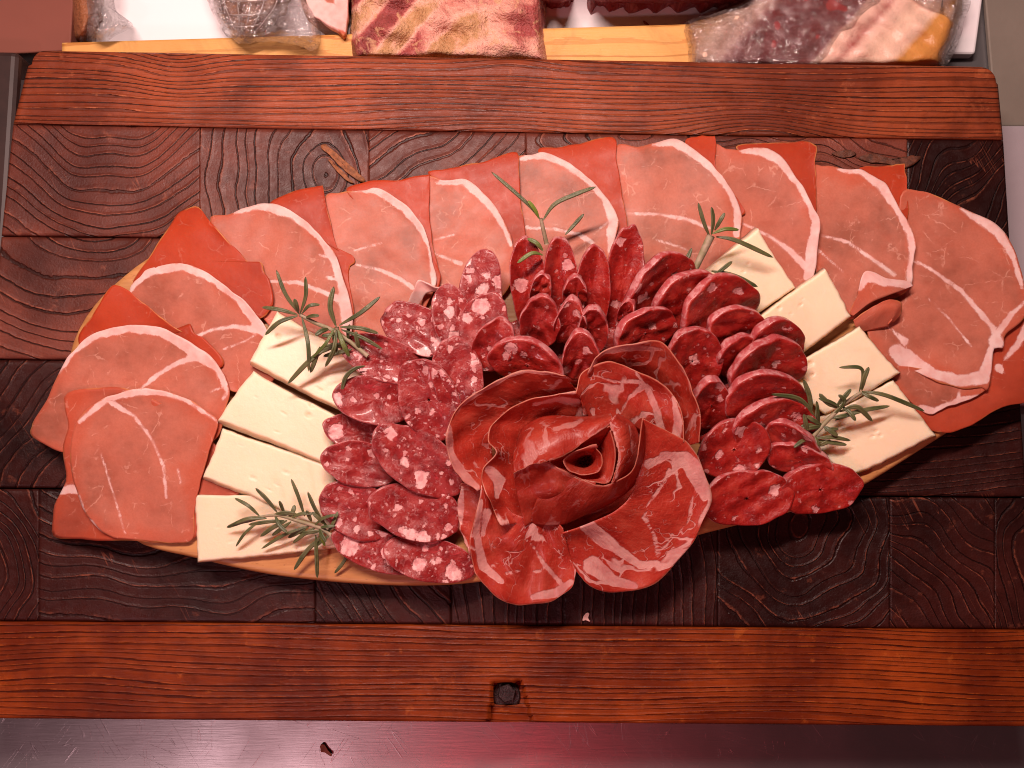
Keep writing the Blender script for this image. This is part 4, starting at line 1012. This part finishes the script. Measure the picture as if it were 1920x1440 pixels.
petal('pale pink pork slice closing over the back of the rose bud', [zr([(963, 888), (1000, 872), (1041, 860), (1075, 843), (1105, 824), (1128, 805), (1150, 789)], [40, 43, 44, 44, 44, 43, 42]),
      zr([(964, 850), (985, 828), (1015, 815), (1050, 805), (1080, 798), (1110, 792), (1148, 782)], [36, 40, 41, 41, 41, 41, 40]),
      zr([(968, 840), (980, 805), (1010, 785), (1040, 780), (1075, 782), (1105, 782), (1145, 776)], [24, 25, 26, 26, 26, 27, 28])], 310, [[(1040, 806, 8), (1075, 798, 14), (1090, 790, 10)]], 0.55)
petal('orange red pork slice rolled into the open centre of the rose bud', [zr([(1148, 796), (1120, 808), (1080, 832), (1040, 856), (1030, 868), (1056, 884), (1100, 902), (1140, 906), (1152, 880), (1154, 840), (1146, 806)], [43, 43, 43, 42, 40, 39, 38, 38, 39, 40, 42]),
      zr([(1128, 825), (1108, 832), (1082, 842), (1060, 856), (1050, 868), (1064, 880), (1092, 890), (1118, 890), (1130, 872), (1134, 848), (1128, 832)], [33] * 11),
      zr([(1112, 846), (1100, 846), (1086, 850), (1074, 858), (1068, 868), (1076, 876), (1092, 880), (1106, 878), (1114, 868), (1116, 856), (1112, 848)], [22] * 11),
      zr([(1093 + 3 * math.cos(a * 0.628), 864 + 3 * math.sin(a * 0.628)) for a in range(11)], [15] * 11)], 311, None, 0.7, wob=0.3)
petal('thin pork slice coiled tightly round the small hole of the rose', [zr([(1122, 836), (1085, 842), (1056, 862), (1066, 882), (1096, 892), (1124, 882), (1130, 854), (1118, 838)], [43, 43, 42, 41, 40, 40, 41, 42]),
      zr([(1114, 848), (1092, 850), (1072, 864), (1078, 876), (1096, 882), (1112, 875), (1118, 860), (1112, 850)], [34] * 8), zr([(1106, 856), (1096, 857), (1086, 864), (1088, 870), (1097, 873), (1105, 870), (1108, 863), (1105, 857)], [22] * 8)], 314, None, 0.8, wob=0.3, n=60, m=18)
petal('upright pork slice on the right of the rose bud, veined with thin fat', [zr([(1142, 796), (1152, 820), (1158, 850), (1154, 880), (1146, 906)], [43, 43, 42, 41, 40]), zr([(1150, 782), (1172, 806), (1178, 842), (1168, 874), (1152, 904)], [42, 41, 40, 39, 38]), zr([(1158, 776), (1190, 800), (1198, 842), (1184, 878), (1160, 905)], [32, 30, 30, 30, 30])], 312, [[(1150, 815, 5), (1160, 850, 8), (1154, 895, 6)], [(1178, 800, 3), (1184, 850, 3)]], 0.3)
petal('small pork slice twisted upright inside the rose centre', [zr([(1148, 788), (1140, 820), (1146, 860), (1140, 900)], [40, 36, 34, 36]), zr([(1132, 808), (1130, 830), (1136, 862), (1130, 894)], [30, 24, 22, 26])], 313, [[(1146, 830, 8), (1144, 880, 7)]], 0.3, m=14)

# ------------------------------------------------------------------ rosemary
def tube(name, pts, rad, mat, parent, n=24, S=8):
    c = crom(pts, n)
    W = P(c[:, 0], c[:, 1], c[:, 2])
    t = np.gradient(W, axis=0); t /= np.linalg.norm(t, axis=1, keepdims=True)
    up = np.array([0, 0, 1.0]); s1 = np.cross(t, up); s1 /= np.linalg.norm(s1, axis=1, keepdims=True) + 1e-9; s2 = np.cross(s1, t)
    r = np.interp(np.linspace(0, 1, n), np.linspace(0, 1, len(rad)), rad) * 0.001
    th = np.linspace(0, 6.2832, S, endpoint=False)
    G = W[:, None] + r[:, None, None] * (np.cos(th)[None, :, None] * s1[:, None] + np.sin(th)[None, :, None] * s2[:, None])
    F = grid_faces(n, S, True) + [tuple(range(S)), tuple(reversed(range((n - 1) * S, n * S)))]
    return mesh_obj(name, G.reshape(-1, 3), F, mat, parent)

def leaf(parent, pts, w=1.55, tint=0.0, seed=0):
    """needle leaf: rounded back with rolled edges and a groove along the middle"""
    n, S = 20, 10
    c = crom(pts, n)
    W = P(c[:, 0], c[:, 1], c[:, 2])
    t = np.gradient(W, axis=0); t /= np.linalg.norm(t, axis=1, keepdims=True) + 1e-12
    s1 = np.cross(t, np.array([0, 0, 1.0])); s1 /= np.linalg.norm(s1, axis=1, keepdims=True) + 1e-9
    r_ = np.random.default_rng(seed); roll = r_.uniform(-0.5, 0.5)
    s2 = np.cross(s1, t); s1, s2 = s1 * math.cos(roll) + s2 * math.sin(roll), s2 * math.cos(roll) - s1 * math.sin(roll)
    u = np.linspace(0, 1, n)
    prof = np.interp(u, [0, 0.08, 0.3, 0.7, 0.9, 0.97, 1], [0.25, 0.5, 0.92, 1.0, 0.75, 0.45, 0.06]) * w * 0.001
    sec = [(-0.80, -0.22), (-1.0, 0.06), (-0.8, 0.34), (-0.42, 0.46), (-0.1, 0.30), (0.1, 0.30), (0.42, 0.46), (0.8, 0.34), (1.0, 0.06), (0.80, -0.22)]
    G = np.stack([W + prof[:, None] * (a * s1 + b * 1.15 * s2) for a, b in sec], 1)
    F = grid_faces(n, S, True) + [tuple(range(S)), tuple(reversed(range((n - 1) * S, n * S)))]
    e = np.tile(np.abs([a for a, b in sec]), (n, 1)).reshape(-1)
    return mesh_obj('leaf', G.reshape(-1, 3), F, M_LEAF, parent, dict(edge=e, tint=np.full(n * S, tint)))

def sprig(label, stems, leaves, w=1.55, extra=0):
    t = tag(empty('rosemary_sprig'), label, 'rosemary', 'rosemary sprigs on the platter')
    for pts, rad in stems: tube('stem', [(x, y, ZB + z) for x, y, z in pts], rad, M_STEM, t)
    q = np.random.default_rng(len(label))
    st = crom(stems[0][0], 40)
    for k in range(extra):
        x, y, z = st[int(q.uniform(2, 38))]; a = q.uniform(0, 6.28); l = q.uniform(26, 48)
        leaves = leaves + [arc((x, y), (x + l * math.cos(a), y + l * math.sin(a)), z, z + q.uniform(0, 5), 1.0, q.uniform(-.1, .1))]
    for i, L in enumerate(leaves):
        tint = 0.0; ww = w * 0.82 * (0.85 + 0.3 * ((i * 37) % 10) / 10)
        if isinstance(L, tuple): L, tint = L
        leaf(t, [(x, y, ZB + z) for x, y, z in L], ww, tint, seed=i + len(label))
    return t
def arc(a, b, za, zb, lift=2.0, side=0.0):
    (x0, y0), (x1, y1) = a, b
    mx, my = 0.5 * (x0 + x1) - (y1 - y0) * side, 0.5 * (y0 + y1) + (x1 - x0) * side
    return [(x0, y0, za), (mx, my, 0.5 * (za + zb) + lift), (x1, y1, zb)]
sprig('two-tipped rosemary sprig on the upper left cheese, its needles spread like stars',
      [([(562, 590, 22), (592, 606, 22), (622, 618, 24), (650, 636, 25), (690, 668, 25)], [1.0, 1.1, 1.2]), ([(640, 640, 25), (634, 626, 27), (632, 613, 29)], [1.0, 0.9])],
      [arc((562, 590), (518, 506), 23, 30, 1, -.06), arc((563, 588), (573, 519), 23, 31, 1, .08), arc((560, 588), (552, 560), 23, 30, 1), arc((566, 588), (600, 571), 23, 27, 3, -.18), arc((558, 590), (491, 576), 23, 24, 2, .03), arc((558, 592), (497, 628), 23, 21, 3, .10), arc((566, 594), (579, 697), 24, 22, 4, -.05),
       arc((630, 612), (626, 537), 29, 34, 1, -.12), arc((636, 610), (713, 556), 29, 33, 2, .04), arc((638, 613), (710, 625), 29, 28, 2, -.05), arc((640, 618), (717, 655), 28, 27, 2, -.04), (arc((634, 618), (655, 669), 29, 27, 2, .03), 0.3), arc((631, 618), (610, 688), 29, 25, 3, -.08), (arc((628, 614), (585, 672), 29, 24, 4, -.06), 0.25), arc((626, 642), (539, 720), 24, 19.5, 2, .04), arc((600, 650), (582, 699), 25, 20, 1), arc((648, 640), (592, 664), 25, 23, 1), arc((652, 646), (600, 652), 25, 24, .5), arc((660, 655), (606, 668), 25, 23, .5),
       [(684, 686, 26.5), (664, 692, 28), (648, 708, 27), (640, 736, 24)]], 1.5, 6)
sprig('dense rosemary sprig on the lowest left cheese, its tip over the board edge',
      [([(482, 970, 13.5), (520, 966, 14), (560, 977, 14), (600, 990, 13), (620, 1003, 12)], [0.6, 0.9, 1.0, 1.1])],
      [arc((487, 968), (440, 934), 13.5, 14, 2, .06), arc((520, 961), (479, 915), 14, 18, 1, .03), arc((533, 962), (524, 939), 14, 19, 0), arc((571, 968), (546, 898), 14, 19, 1, .02), arc((606, 980), (577, 922), 13, 19, 1, -.03), arc((584, 978), (575, 957), 14, 18, 0), arc((613, 986), (585, 960), 13, 17, 1), arc((482, 974), (425, 989), 13, 10, 1.5, .05), arc((500, 972), (436, 983), 14, 13, 1.5, .08), arc((533, 976), (466, 984), 14, 12, 2, .02), arc((486, 978), (442, 1025), 13, 8, 2, .07), arc((538, 976), (488, 1006), 14, 9, 1.5, .04), arc((546, 978), (510, 1004), 14, 9, 1), arc((580, 986), (490, 1029), 13, 8, 2, .05), arc((580, 986), (540, 1008), 13, 9, 1), arc((592, 989), (549, 1018), 13, 8, 1.5, .03), (arc((598, 990), (609, 1024), 13, 11, 1.5), 0.9), arc((606, 1003), (551, 1069), 12, 5, 1, .05), arc((592, 1003), (595, 1084), 12, 7, 1), arc((618, 1004), (588, 1026), 12, 8, 1), arc((655, 1033), (627, 1075), 7, 2.5, .5, -.05), arc((600, 996), (560, 1000), 13, 11, 1)], 1.35, 8)
sprig('topmost rosemary sprig standing up from the salami crown, with two long spread needles',
      [([(1014, 409, 26), (1018, 428, 24), (1025, 458, 20)], [0.9, 1.1, 1.2])],
      [[(1013, 411, 26), (988, 381, 30), (921, 322, 32)], [(1018, 413, 26), (1040, 383, 29), (1080, 364, 31), (1118, 350, 31)], ([(1011, 410, 26), (1002, 392, 29), (990, 376, 31)], 0.9), [(1060, 440, 20), (1078, 420, 21), (1095, 401, 23)], ([(1018, 470, 29), (1006, 456, 31), (989, 447, 30)], 0.3), ([(1018, 478, 30), (997, 475, 33), (970, 493, 32)], 0.4)], 1.5)
sprig('rosemary sprig with a thick stem beside the topmost right cheese',
      [([(1300, 512, 20), (1314, 482, 22), (1333, 442, 25)], [1.6, 1.9, 2.2])],
      [[(1331, 444, 25), (1320, 418, 29), (1309, 380, 32)], [(1334, 440, 25), (1337, 412, 29), (1334, 388, 32)], arc((1340, 432), (1359, 399), 25, 30, 1), (arc((1336, 438), (1386, 431), 26, 26, 2, -.10), 0.5), [(1343, 444, 24), (1380, 451, 25), (1450, 483, 20)], [(1286, 519, 22), (1286, 494, 24), (1297, 465, 25)], arc((1338, 518), (1373, 490), 22, 24, 1), [(1334, 508, 22), (1375, 517, 22), (1421, 538, 18)]], 1.5)
sprig('bushy rosemary sprig lying across the two lowest right cheese slices',
      [([(1518, 826, 14), (1542, 798, 15), (1567, 773, 16), (1590, 752, 16), (1614, 736, 16)], [1.2, 1.2, 1.0, 0.9])],
      [[(1611, 735, 16), (1618, 705, 20), (1611, 689, 22), (1573, 689, 22)], arc((1616, 732), (1629, 688), 16, 22, 1, -.05), [(1616, 734, 16), (1660, 741, 18), (1734, 771, 12)], arc((1614, 736), (1648, 752), 16, 15, 2), arc((1570, 765), (1536, 738), 16, 20, 1, -.08), arc((1568, 762), (1596, 729), 16, 21, 1), [(1576, 766, 17), (1583, 750, 20), (1572, 740, 21)], [(1574, 772, 16), (1606, 763, 19), (1636, 790, 14)], [(1566, 788, 15), (1612, 771, 17), (1669, 761, 14)], [(1532, 790, 16), (1500, 749, 24), (1446, 739, 27)], arc((1536, 795), (1531, 752), 16, 24, 1), arc((1521, 778), (1507, 712), 18, 26, 1, .06), arc((1516, 816), (1507, 776), 15, 22, 1), arc((1528, 822), (1595, 826), 14, 12, 2, -.06), arc((1530, 826), (1588, 834), 13, 11, 1), arc((1534, 836), (1558, 826), 12, 13, 1), arc((1546, 806), (1572, 804), 15, 14, 2), arc((1550, 800), (1570, 818), 15, 13, 1), arc((1542, 798), (1512, 780), 15, 19, 1), arc((1560, 784), (1600, 776), 16, 15, 1)], 1.5, 9)


# ------------------------------------------------------------------ behind the board: shelf with cured meats
def dome(outline, z0, z1, lump=1.5, seed=1, pw=3.0):
    o = np.array(outline, float)
    def f(x, y):
        ins = np.zeros(np.shape(x)); 
        p = crom(o, 160, True); best = np.full(np.shape(x), 1e9)
        for (x0, y0) in p: best = np.minimum(best, np.hypot(x - x0, y - y0))
        k = np.clip(best / 30.0, 0, 1)
        return z0 + (z1 - z0) * (1 - (1 - k) ** pw) + und(x, y, seed, 60, lump) * k
    return f

def body(name, outline, centre, z0, z1, mat, parent=None, lump=1.5, seed=1, fat=None, tintf=None, rag=1.0, rings=40, segs=140):
    """closed lump of meat: domed top down to z0"""
    o = crom(outline, segs, True); c = np.array(centre, float)
    d = o - c
    o = o + d / np.linalg.norm(d, axis=1, keepdims=True) * ragged(segs, rag, seed)[:, None]
    r = np.linspace(0.02, 1, rings) ** 0.8
    g = c + r[:, None, None] * (o - c)[None]
    x, y = g[..., 0], g[..., 1]
    z = dome(outline, z0, z1, lump, seed)(x, y)
    G = P(x, y, z); G[-1, :, 2] = z0 * 0.001
    B = G[-1].copy(); B[:, 2] = min(z0, ZC + 8.2) * 0.001
    V = np.concatenate([G.reshape(-1, 3), B]); S = segs; n = rings * S
    F = grid_faces(rings, S, True) + [tuple(reversed(range(S)))]
    for j in range(S): F.append(((rings - 1) * S + j, (rings - 1) * S + (j + 1) % S, n + (j + 1) % S, n + j))
    F.append(tuple(range(n, n + S)))
    off = np.random.default_rng(seed).uniform(0, 3, 3)
    uvw = np.stack([x * PX + off[0], -y * PX + off[1], z * 0.001 + off[2]], -1).reshape(-1, 3)
    edge = ((1 - r)[:, None] * np.linalg.norm(o - c, axis=1)[None] * 0.3).reshape(-1)
    ft = (polydist(x, y, fat) * 0.3).reshape(-1); tt = (tintf(x, y) if tintf else 0 * x).reshape(-1)
    e = lambda a: np.concatenate([a, a[-S:]])
    return mesh_obj(name, V, F, mat, parent, dict(uvw=e(uvw), edge=e(edge), fat=e(ft), tint=e(tt)))

def mat_film():
    s = NT('crumpled_clear_film'); uv = s.attr('uvw', True)
    w = s.vmath('ADD', uv, s.vmath('SCALE', s.noise(uv, 40, 3, 0.6, col=True), scale=0.02))
    n1 = s.noise(s.vmath('MULTIPLY', w, (1.0, 2.2, 1.0)), 70, 4, 0.55, 1.2)
    ridge = s.math('SUBTRACT', 1.0, s.math('ABSOLUTE', s.math('MULTIPLY', s.math('SUBTRACT', n1, 0.5), 4.0)))
    b = s.bump(ridge, 0.007, 1.0); b = s.bump(s.noise(w, 260, 3), 0.004, 0.8, b)
    gl = s.n('ShaderNodeBsdfGlossy'); gl.inputs['Roughness'].default_value = 0.16; s.put(gl.inputs['Normal'], b); gl.inputs['Color'].default_value = (1, 1, 1, 1)
    df = s.n('ShaderNodeBsdfTranslucent'); df.inputs['Color'].default_value = (0.85, 0.82, 0.84, 1)
    d2 = s.n('ShaderNodeBsdfDiffuse'); d2.inputs['Color'].default_value = (0.80, 0.76, 0.78, 1); s.put(d2.inputs['Normal'], b)
    m0 = s.n('ShaderNodeMixShader'); m0.inputs[0].default_value = 0.5; s.t.links.new(df.outputs[0], m0.inputs[1]); s.t.links.new(d2.outputs[0], m0.inputs[2])
    tr = s.n('ShaderNodeBsdfTransparent'); tr.inputs['Color'].default_value = (0.97, 0.96, 0.97, 1)
    fr = s.n('ShaderNodeLayerWeight'); fr.inputs['Blend'].default_value = 0.25; s.put(fr.inputs['Normal'], b)
    m1 = s.n('ShaderNodeMixShader'); s.put(m1.inputs[0], s.math('ADD', s.step(ridge, 0.75, 1.0, 0.04, 0.22), s.math('MULTIPLY', s.attr('tint'), 0.35)))
    s.t.links.new(tr.outputs[0], m1.inputs[1]); s.t.links.new(m0.outputs[0], m1.inputs[2])
    m2 = s.n('ShaderNodeMixShader'); s.put(m2.inputs[0], s.math('ADD', s.math('MULTIPLY', fr.outputs['Facing'], 0.35), 0.24, clamp=True))
    s.t.links.new(m1.outputs[0], m2.inputs[1]); s.t.links.new(gl.outputs[0], m2.inputs[2])
    s.t.links.new(m2.outputs[0], s.out.inputs[0])
    return s.m

def mat_zones(name, stops, rough=0.4, speck=None, zn=0.3, bmp=0.7):
    """meat whose zones (rind, fat, lean) follow the 'tint' field"""
    s = NT(name); uv = s.attr('uvw', True); t = s.attr('tint')
    t = s.math('ADD', t, s.math('MULTIPLY', s.math('SUBTRACT', s.noise(uv, 95, 5, 0.65, 0.6), 0.5), zn))
    col = s.ramp(t, stops)
    n = s.noise(uv, 190, 5, 0.65)
    col = s.mix(s.step(n, 0.4, 0.75, 0, 0.22), col, (0.20, 0.06, 0.03))
    if speck: col = s.mix(s.step(s.noise(uv, 120, 4, 0.6, 1.0), 0.54, 0.66, 0, 0.75), col, speck)
    b = s.bump(n, 0.004, bmp); b = s.bump(s.noise(uv, 700, 4), 0.0012, bmp, b)
    s.surf(col, rough, b, 0.1, spec=0.45)
    return s.m

M_FILM = mat_film()
M_PINE = mat_wood('yellow_pine', (0.60, 0.29, 0.085), (0.70, 0.37, 0.115), (0.66, 0.32, 0.09), 0.0001, True, 0.42, 0.2, gcol=(0.40, 0.15, 0.035))
# pine strip between board and tray
def pine():
    nx, ny = 160, 16
    q = np.array([(128, 92), (1420, 54), (1420, 150), (128, 150)], float)
    U, V = np.meshgrid(np.linspace(0, 1, nx), np.linspace(0, 1, ny))
    XY = q[0] * ((1 - U) * (1 - V))[..., None] + q[1] * (U * (1 - V))[..., None] + q[2] * (U * V)[..., None] + q[3] * ((1 - U) * V)[..., None]
    x, y = XY[..., 0], XY[..., 1]
    W = P(x, y, np.full_like(x, -30.0))
    back = P(960, 116, 0)[1] + 0.004
    W[..., 1] = np.maximum(W[..., 1], back - 0.03)
    yy = y + 0.03 * (x - 128)
    g = (yy + gauss(x, yy, 1257, 118, 60, 30, -14) + gauss(x, yy, 1072, 90, 40, 14, 8) + und(x, y, 44, 500, 10)) / 30.0
    uvw = np.stack([x * PX, -y * PX, 0 * x], -1)
    return solid_grid('pine_strip', W, 0.007, M_PINE, None, dict(grain=g, uvw=uvw, tint=0 * x), flip=True)
tag(pine(), 'yellow pine strip with dark knots along the back of the dark board', 'wood strip')
disc('knot', 1257, 89, 6.5, -30.2, -29.6, 18, mat_simple('pine_knot', (0.10, 0.035, 0.012), 0.5, 500, 0.4), bpy.data.objects['pine_strip'])
disc('knot', 1072, 65, 6, -30.2, -29.6, 18, bpy.data.materials['pine_knot'], bpy.data.objects['pine_strip'])

M_PANC = mat_zones('rolled_pancetta', [(0.0, (0.16, 0.025, 0.025)), (0.30, (0.36, 0.070, 0.065)), (0.45, (0.62, 0.26, 0.20)), (0.62, (0.74, 0.40, 0.30)), (0.8, (0.50, 0.26, 0.12)), (1.0, (0.40, 0.19, 0.08))], 0.4, (0.60, 0.33, 0.18), 0.8, 0.9)
def f_panc(x, y):
    a = (x - 650) * 0.75 + y * 0.9
    return 0.42 + 0.36 * np.tanh(2.2 * np.sin(a / 17.0 + 1.3 * np.sin(x / 60.0))) * np.clip(1.2 - (x - 650) / 260, 0.15, 1) + 0.30 * np.exp(-((x - 860) / 120) ** 2 - ((y - 60) / 60) ** 2) - 0.25 * np.exp(-((x - 985) / 45) ** 2 - ((y - 30) / 40) ** 2)
p1 = body('pancetta_slab', [(640, -110), (648, -40), (655, 20), (657, 112), (700, 118), (840, 121), (980, 124), (1029, 122), (1024, 60), (1022, -40), (1018, -110)], (840, 10), -36, -11, M_PANC, None, 3.4, 501, tintf=f_panc, rag=1.5, rings=60, segs=200)
tag(p1, 'thick slab of rolled pancetta with streaky fat behind the board', 'pancetta')

M_NET = mat_zones('smoked_sausage', [(0.0, (0.16, 0.05, 0.02)), (0.5, (0.33, 0.12, 0.05)), (1.0, (0.42, 0.19, 0.10))])
netted = tag(empty('netted_sausage'), 'brown netted sausage in a clear bag, its tip at the pine strip', 'sausage')
body('sausage', [(392, -110), (398, 0), (424, 50), (448, 77), (464, 77), (505, 40), (540, 0), (545, -110)], (468, -10), -36, -12, M_NET, netted, 0.8, 502, tintf=lambda x, y: 0.5 + 0.4 * np.sin((x - 460) / (4.0 + 0.02 * np.abs(y - 80))))
M_STRING = mat_simple('white_netting', (0.70, 0.55, 0.48), 0.6, 200, 0.2)
for k, (a, b, yk) in enumerate([(398, 536, -2), (407, 520, 24), (424, 500, 46)]):
    tube('string', [(a, yk, -26), (a + (b - a) * 0.3, yk + 4, -11), (a + (b - a) * 0.7, yk + 2, -11), (b, yk - 6, -26)], [0.45], M_STRING, netted)
for xt in (420, 445, 470, 495, 520):
    tube('string', [(xt, -60, -11), (xt, 0, -10.5), (0.55 * xt + 0.45 * 456, 45, -13), (0.15 * xt + 0.85 * 456, 74, -30)], [0.35], M_STRING, netted)
def film(parent, outline, centre, zb, zt, seed, op=0.3, lump=3.0):
    polar('film', outline, centre, lambda x, y: dome(outline, zb, zt, lump, seed)(x, y), M_FILM, 0.0, parent, 36, 130, tint=op, rag=2.0, seed=seed)
film(netted, [(380, -110), (392, 10), (430, 72), (455, 84), (510, 80), (560, 88), (585, 98), (603, 78), (596, 30), (570, -20), (560, -110)], (490, 0), -28, -6, 503, 0.42, 2.5)

cut = tag(empty('fatty_ham_joint'), 'white fat ham joint with one red spot and brown rind beside the pancetta slab', 'ham joint')
M_RIND = mat_zones('brown_rind', [(0.0, (0.30, 0.12, 0.04)), (1.0, (0.46, 0.22, 0.09))])
body('rind', [(552, -110), (566, 10), (596, 52), (630, 70), (650, 73), (650, -110)], (612, -20), -36, -22, M_RIND, cut, 0.6, 504, tintf=lambda x, y: 0 * x + 0.5)
polar('cut_face', [(566, -110), (576, 8), (600, 36), (632, 52), (648, 54), (647, -110)], (614, -20), lambda x, y: -17 + 0 * x + und(x, y, 5, 60, 0.5), M_HAM, 4.0, cut, fat=[[(575, -60, 34), (580, -10, 40), (600, 22, 40), (650, 36, 46)], [(640, -60, 30), (648, 0, 44)], [(600, -40, 20), (640, -30, 20)]], tint=0.0, seed=505, rag=0.6)

joint = tag(empty('bagged_cured_meat'), 'small dark cured meat in a clear bag next to the brown panel', 'cured meat')
body('meat', [(128, -110), (134, 40), (142, 74), (160, 76), (176, 60), (186, 20), (190, -110)], (158, -10), -36, -16, M_NET, joint, 1.2, 506, tintf=lambda x, y: 0.3 + 0 * x)
film(joint, [(140, -110), (150, 20), (160, 70), (190, 84), (215, 70), (250, 48), (215, 10), (205, -110)], (180, -5), -34, -12, 507, 0.4)

M_SAUS = mat_zones('dark_red_sausage', [(0.0, (0.14, 0.008, 0.008)), (1.0, (0.30, 0.03, 0.025))], speck=(0.42, 0.12, 0.09))
for k, (x0, x1, lab) in enumerate([(1000, 1078, 'short end of a dark red sausage at the top edge, beside the pancetta slab'), (1104, 1420, 'long dark red sausage lying on the white tray at the top edge')]):
    tag(body('dark_sausage', [(x0, -100), (x0 - 2, -20), (x0 + 14, 4), ((x0 + x1) / 2, 7), (x1 - 14, 3), (x1 + 2, -20), (x1, -100)], ((x0 + x1) / 2, -45), -36, -2, M_SAUS, None, 1.0, 510 + k, tintf=lambda x, y: 0.5 + 0 * x), lab, 'sausage', 'sausages on the tray')

M_SPECK = mat_zones('smoked_ham_hock', [(0.0, (0.16, 0.022, 0.025)), (0.26, (0.26, 0.05, 0.045)), (0.36, (0.66, 0.40, 0.32)), (0.56, (0.70, 0.46, 0.34)), (0.66, (0.52, 0.23, 0.06)), (1.0, (0.47, 0.19, 0.045))], 0.35, None, 0.16, 0.2)
def f_speck(x, y):
    d = (x - 1560) + (y - 60) * 0.9          # diagonal towards the lower right
    t = np.interp(d, [-300, -235, -190, -120, 0, 20, 60, 110, 150, 200, 300], [0.72, 0.62, 0.45, 0.10, 0.14, 0.42, 0.30, 0.52, 0.50, 0.80, 0.95])
    return t
wrap = tag(empty('wrapped_ham_hock'), 'smoked ham hock in crumpled clear film at the back right', 'ham hock')
ol = [(1286, 48), (1330, 28), (1420, -12), (1500, -80), (1620, -110), (1770, -110), (1806, -20), (1800, 50), (1775, 108), (1755, 130), (1600, 136), (1450, 136), (1306, 132), (1292, 90)]
body('ham', ol, (1560, 30), -36, -10, M_SPECK, wrap, 1.2, 520, tintf=f_speck, rings=60, segs=200)
film(wrap, [(1282, 44), (1330, 22), (1420, -18), (1500, -90), (1650, -110), (1668, -20), (1640, 30), (1590, 70), (1540, 132), (1450, 138), (1304, 134), (1288, 90)], (1460, 50), -32, -6, 521, 0.06, 3.0)
film(wrap, [(1640, -110), (1760, -118), (1816, -20), (1806, 50), (1782, 112), (1762, 132), (1748, 100), (1770, 50), (1720, 20), (1690, 6), (1660, -20)], (1768, -10), -30, -7, 522, 0.10, 2.0)

M_PANEL = mat_simple('brown_acrylic', (0.20, 0.070, 0.052), 0.18, 12, 0.15)
tag(box_px('acrylic_panel', 0, 0, 0, 0, ZC + 0.5, -26, M_PANEL, quad=[(-160, -160), (146, -160), (131, 94), (-160, 110)], bevel=0.001), 'brown tinted acrylic panel at the top left corner', 'panel')
M_DARK = mat_simple('dark_stained_wood', (0.030, 0.012, 0.010), 0.5, 60, 0.4)
tag(box_px('dark_wooden_block', 0, 0, 0, 0, ZC + 0.5, -7, M_DARK, quad=[(-160, 90), (34, 94), (-8, 760), (-160, 760)], bevel=0.004), 'nearly black wooden block at the left edge beside the board', 'wooden block')
M_GREY = mat_simple('grey_side_panel', (0.20, 0.165, 0.135), 0.5, 14, 0.12, 0.2)
tag(box_px('side_panel', 0, 0, 0, 0, ZC + 0.5, ZC + 4, M_GREY, quad=[(1822, -300), (2300, -300), (2300, 236), (1868, 236)], bevel=0.001), 'grey side panel of the display case at the top right', 'panel')
M_LEDGE = mat_simple('pale_grey_plastic', (0.34, 0.29, 0.31), 0.4, 20, 0.1)
tag(box_px('plastic_ledge', 0, 0, 0, 0, ZC + 0.5, ZC + 9, M_LEDGE, quad=[(1869, 234), (2300, 234), (2300, 760), (1880, 760)], bevel=0.002), 'pale grey plastic ledge at the right edge beside the board', 'ledge')

M_BIT = mat_simple('dry_scrap', (0.34, 0.10, 0.045), 0.6, 300, 0.4)
M_FAT = mat_simple('fat_scrap', (0.60, 0.36, 0.32), 0.5, 300, 0.2)
tag(polar('dried_scrap', [(601, 1398), (608, 1396), (614, 1404), (622, 1414), (620, 1417), (610, 1411), (602, 1409)], (609, 1405), lambda x, y: ZC + 1.0 + 0.05 * np.abs(x - 609), M_BIT, 0.5, None, 8, 40, seed=601, rag=0.4), 'small curled brown scrap lying on the steel counter in front', 'scrap')
tag(polar('fat_scrap', [(1092, 1164), (1094, 1156), (1100, 1149), (1105, 1150), (1103, 1158), (1106, 1165), (1098, 1163)], (1099, 1158), lambda x, y: 0.9 + 0.03 * np.abs(x - 1099), M_FAT, 0.5, None, 8, 40, seed=602, rag=0.4), 'tiny pale scrap of fat on the dark board below the rose', 'scrap')
tag(polar('herb_crumb', [(1206, 40), (1210, 41), (1217, 47), (1214, 48), (1208, 45)], (1211, 44), lambda x, y: ZC + 9.0 + 0 * x, M_BIT, 0.5, None, 6, 30, seed=603, rag=0.2), 'tiny brown crumb on the white tray between slab and hock', 'crumb')
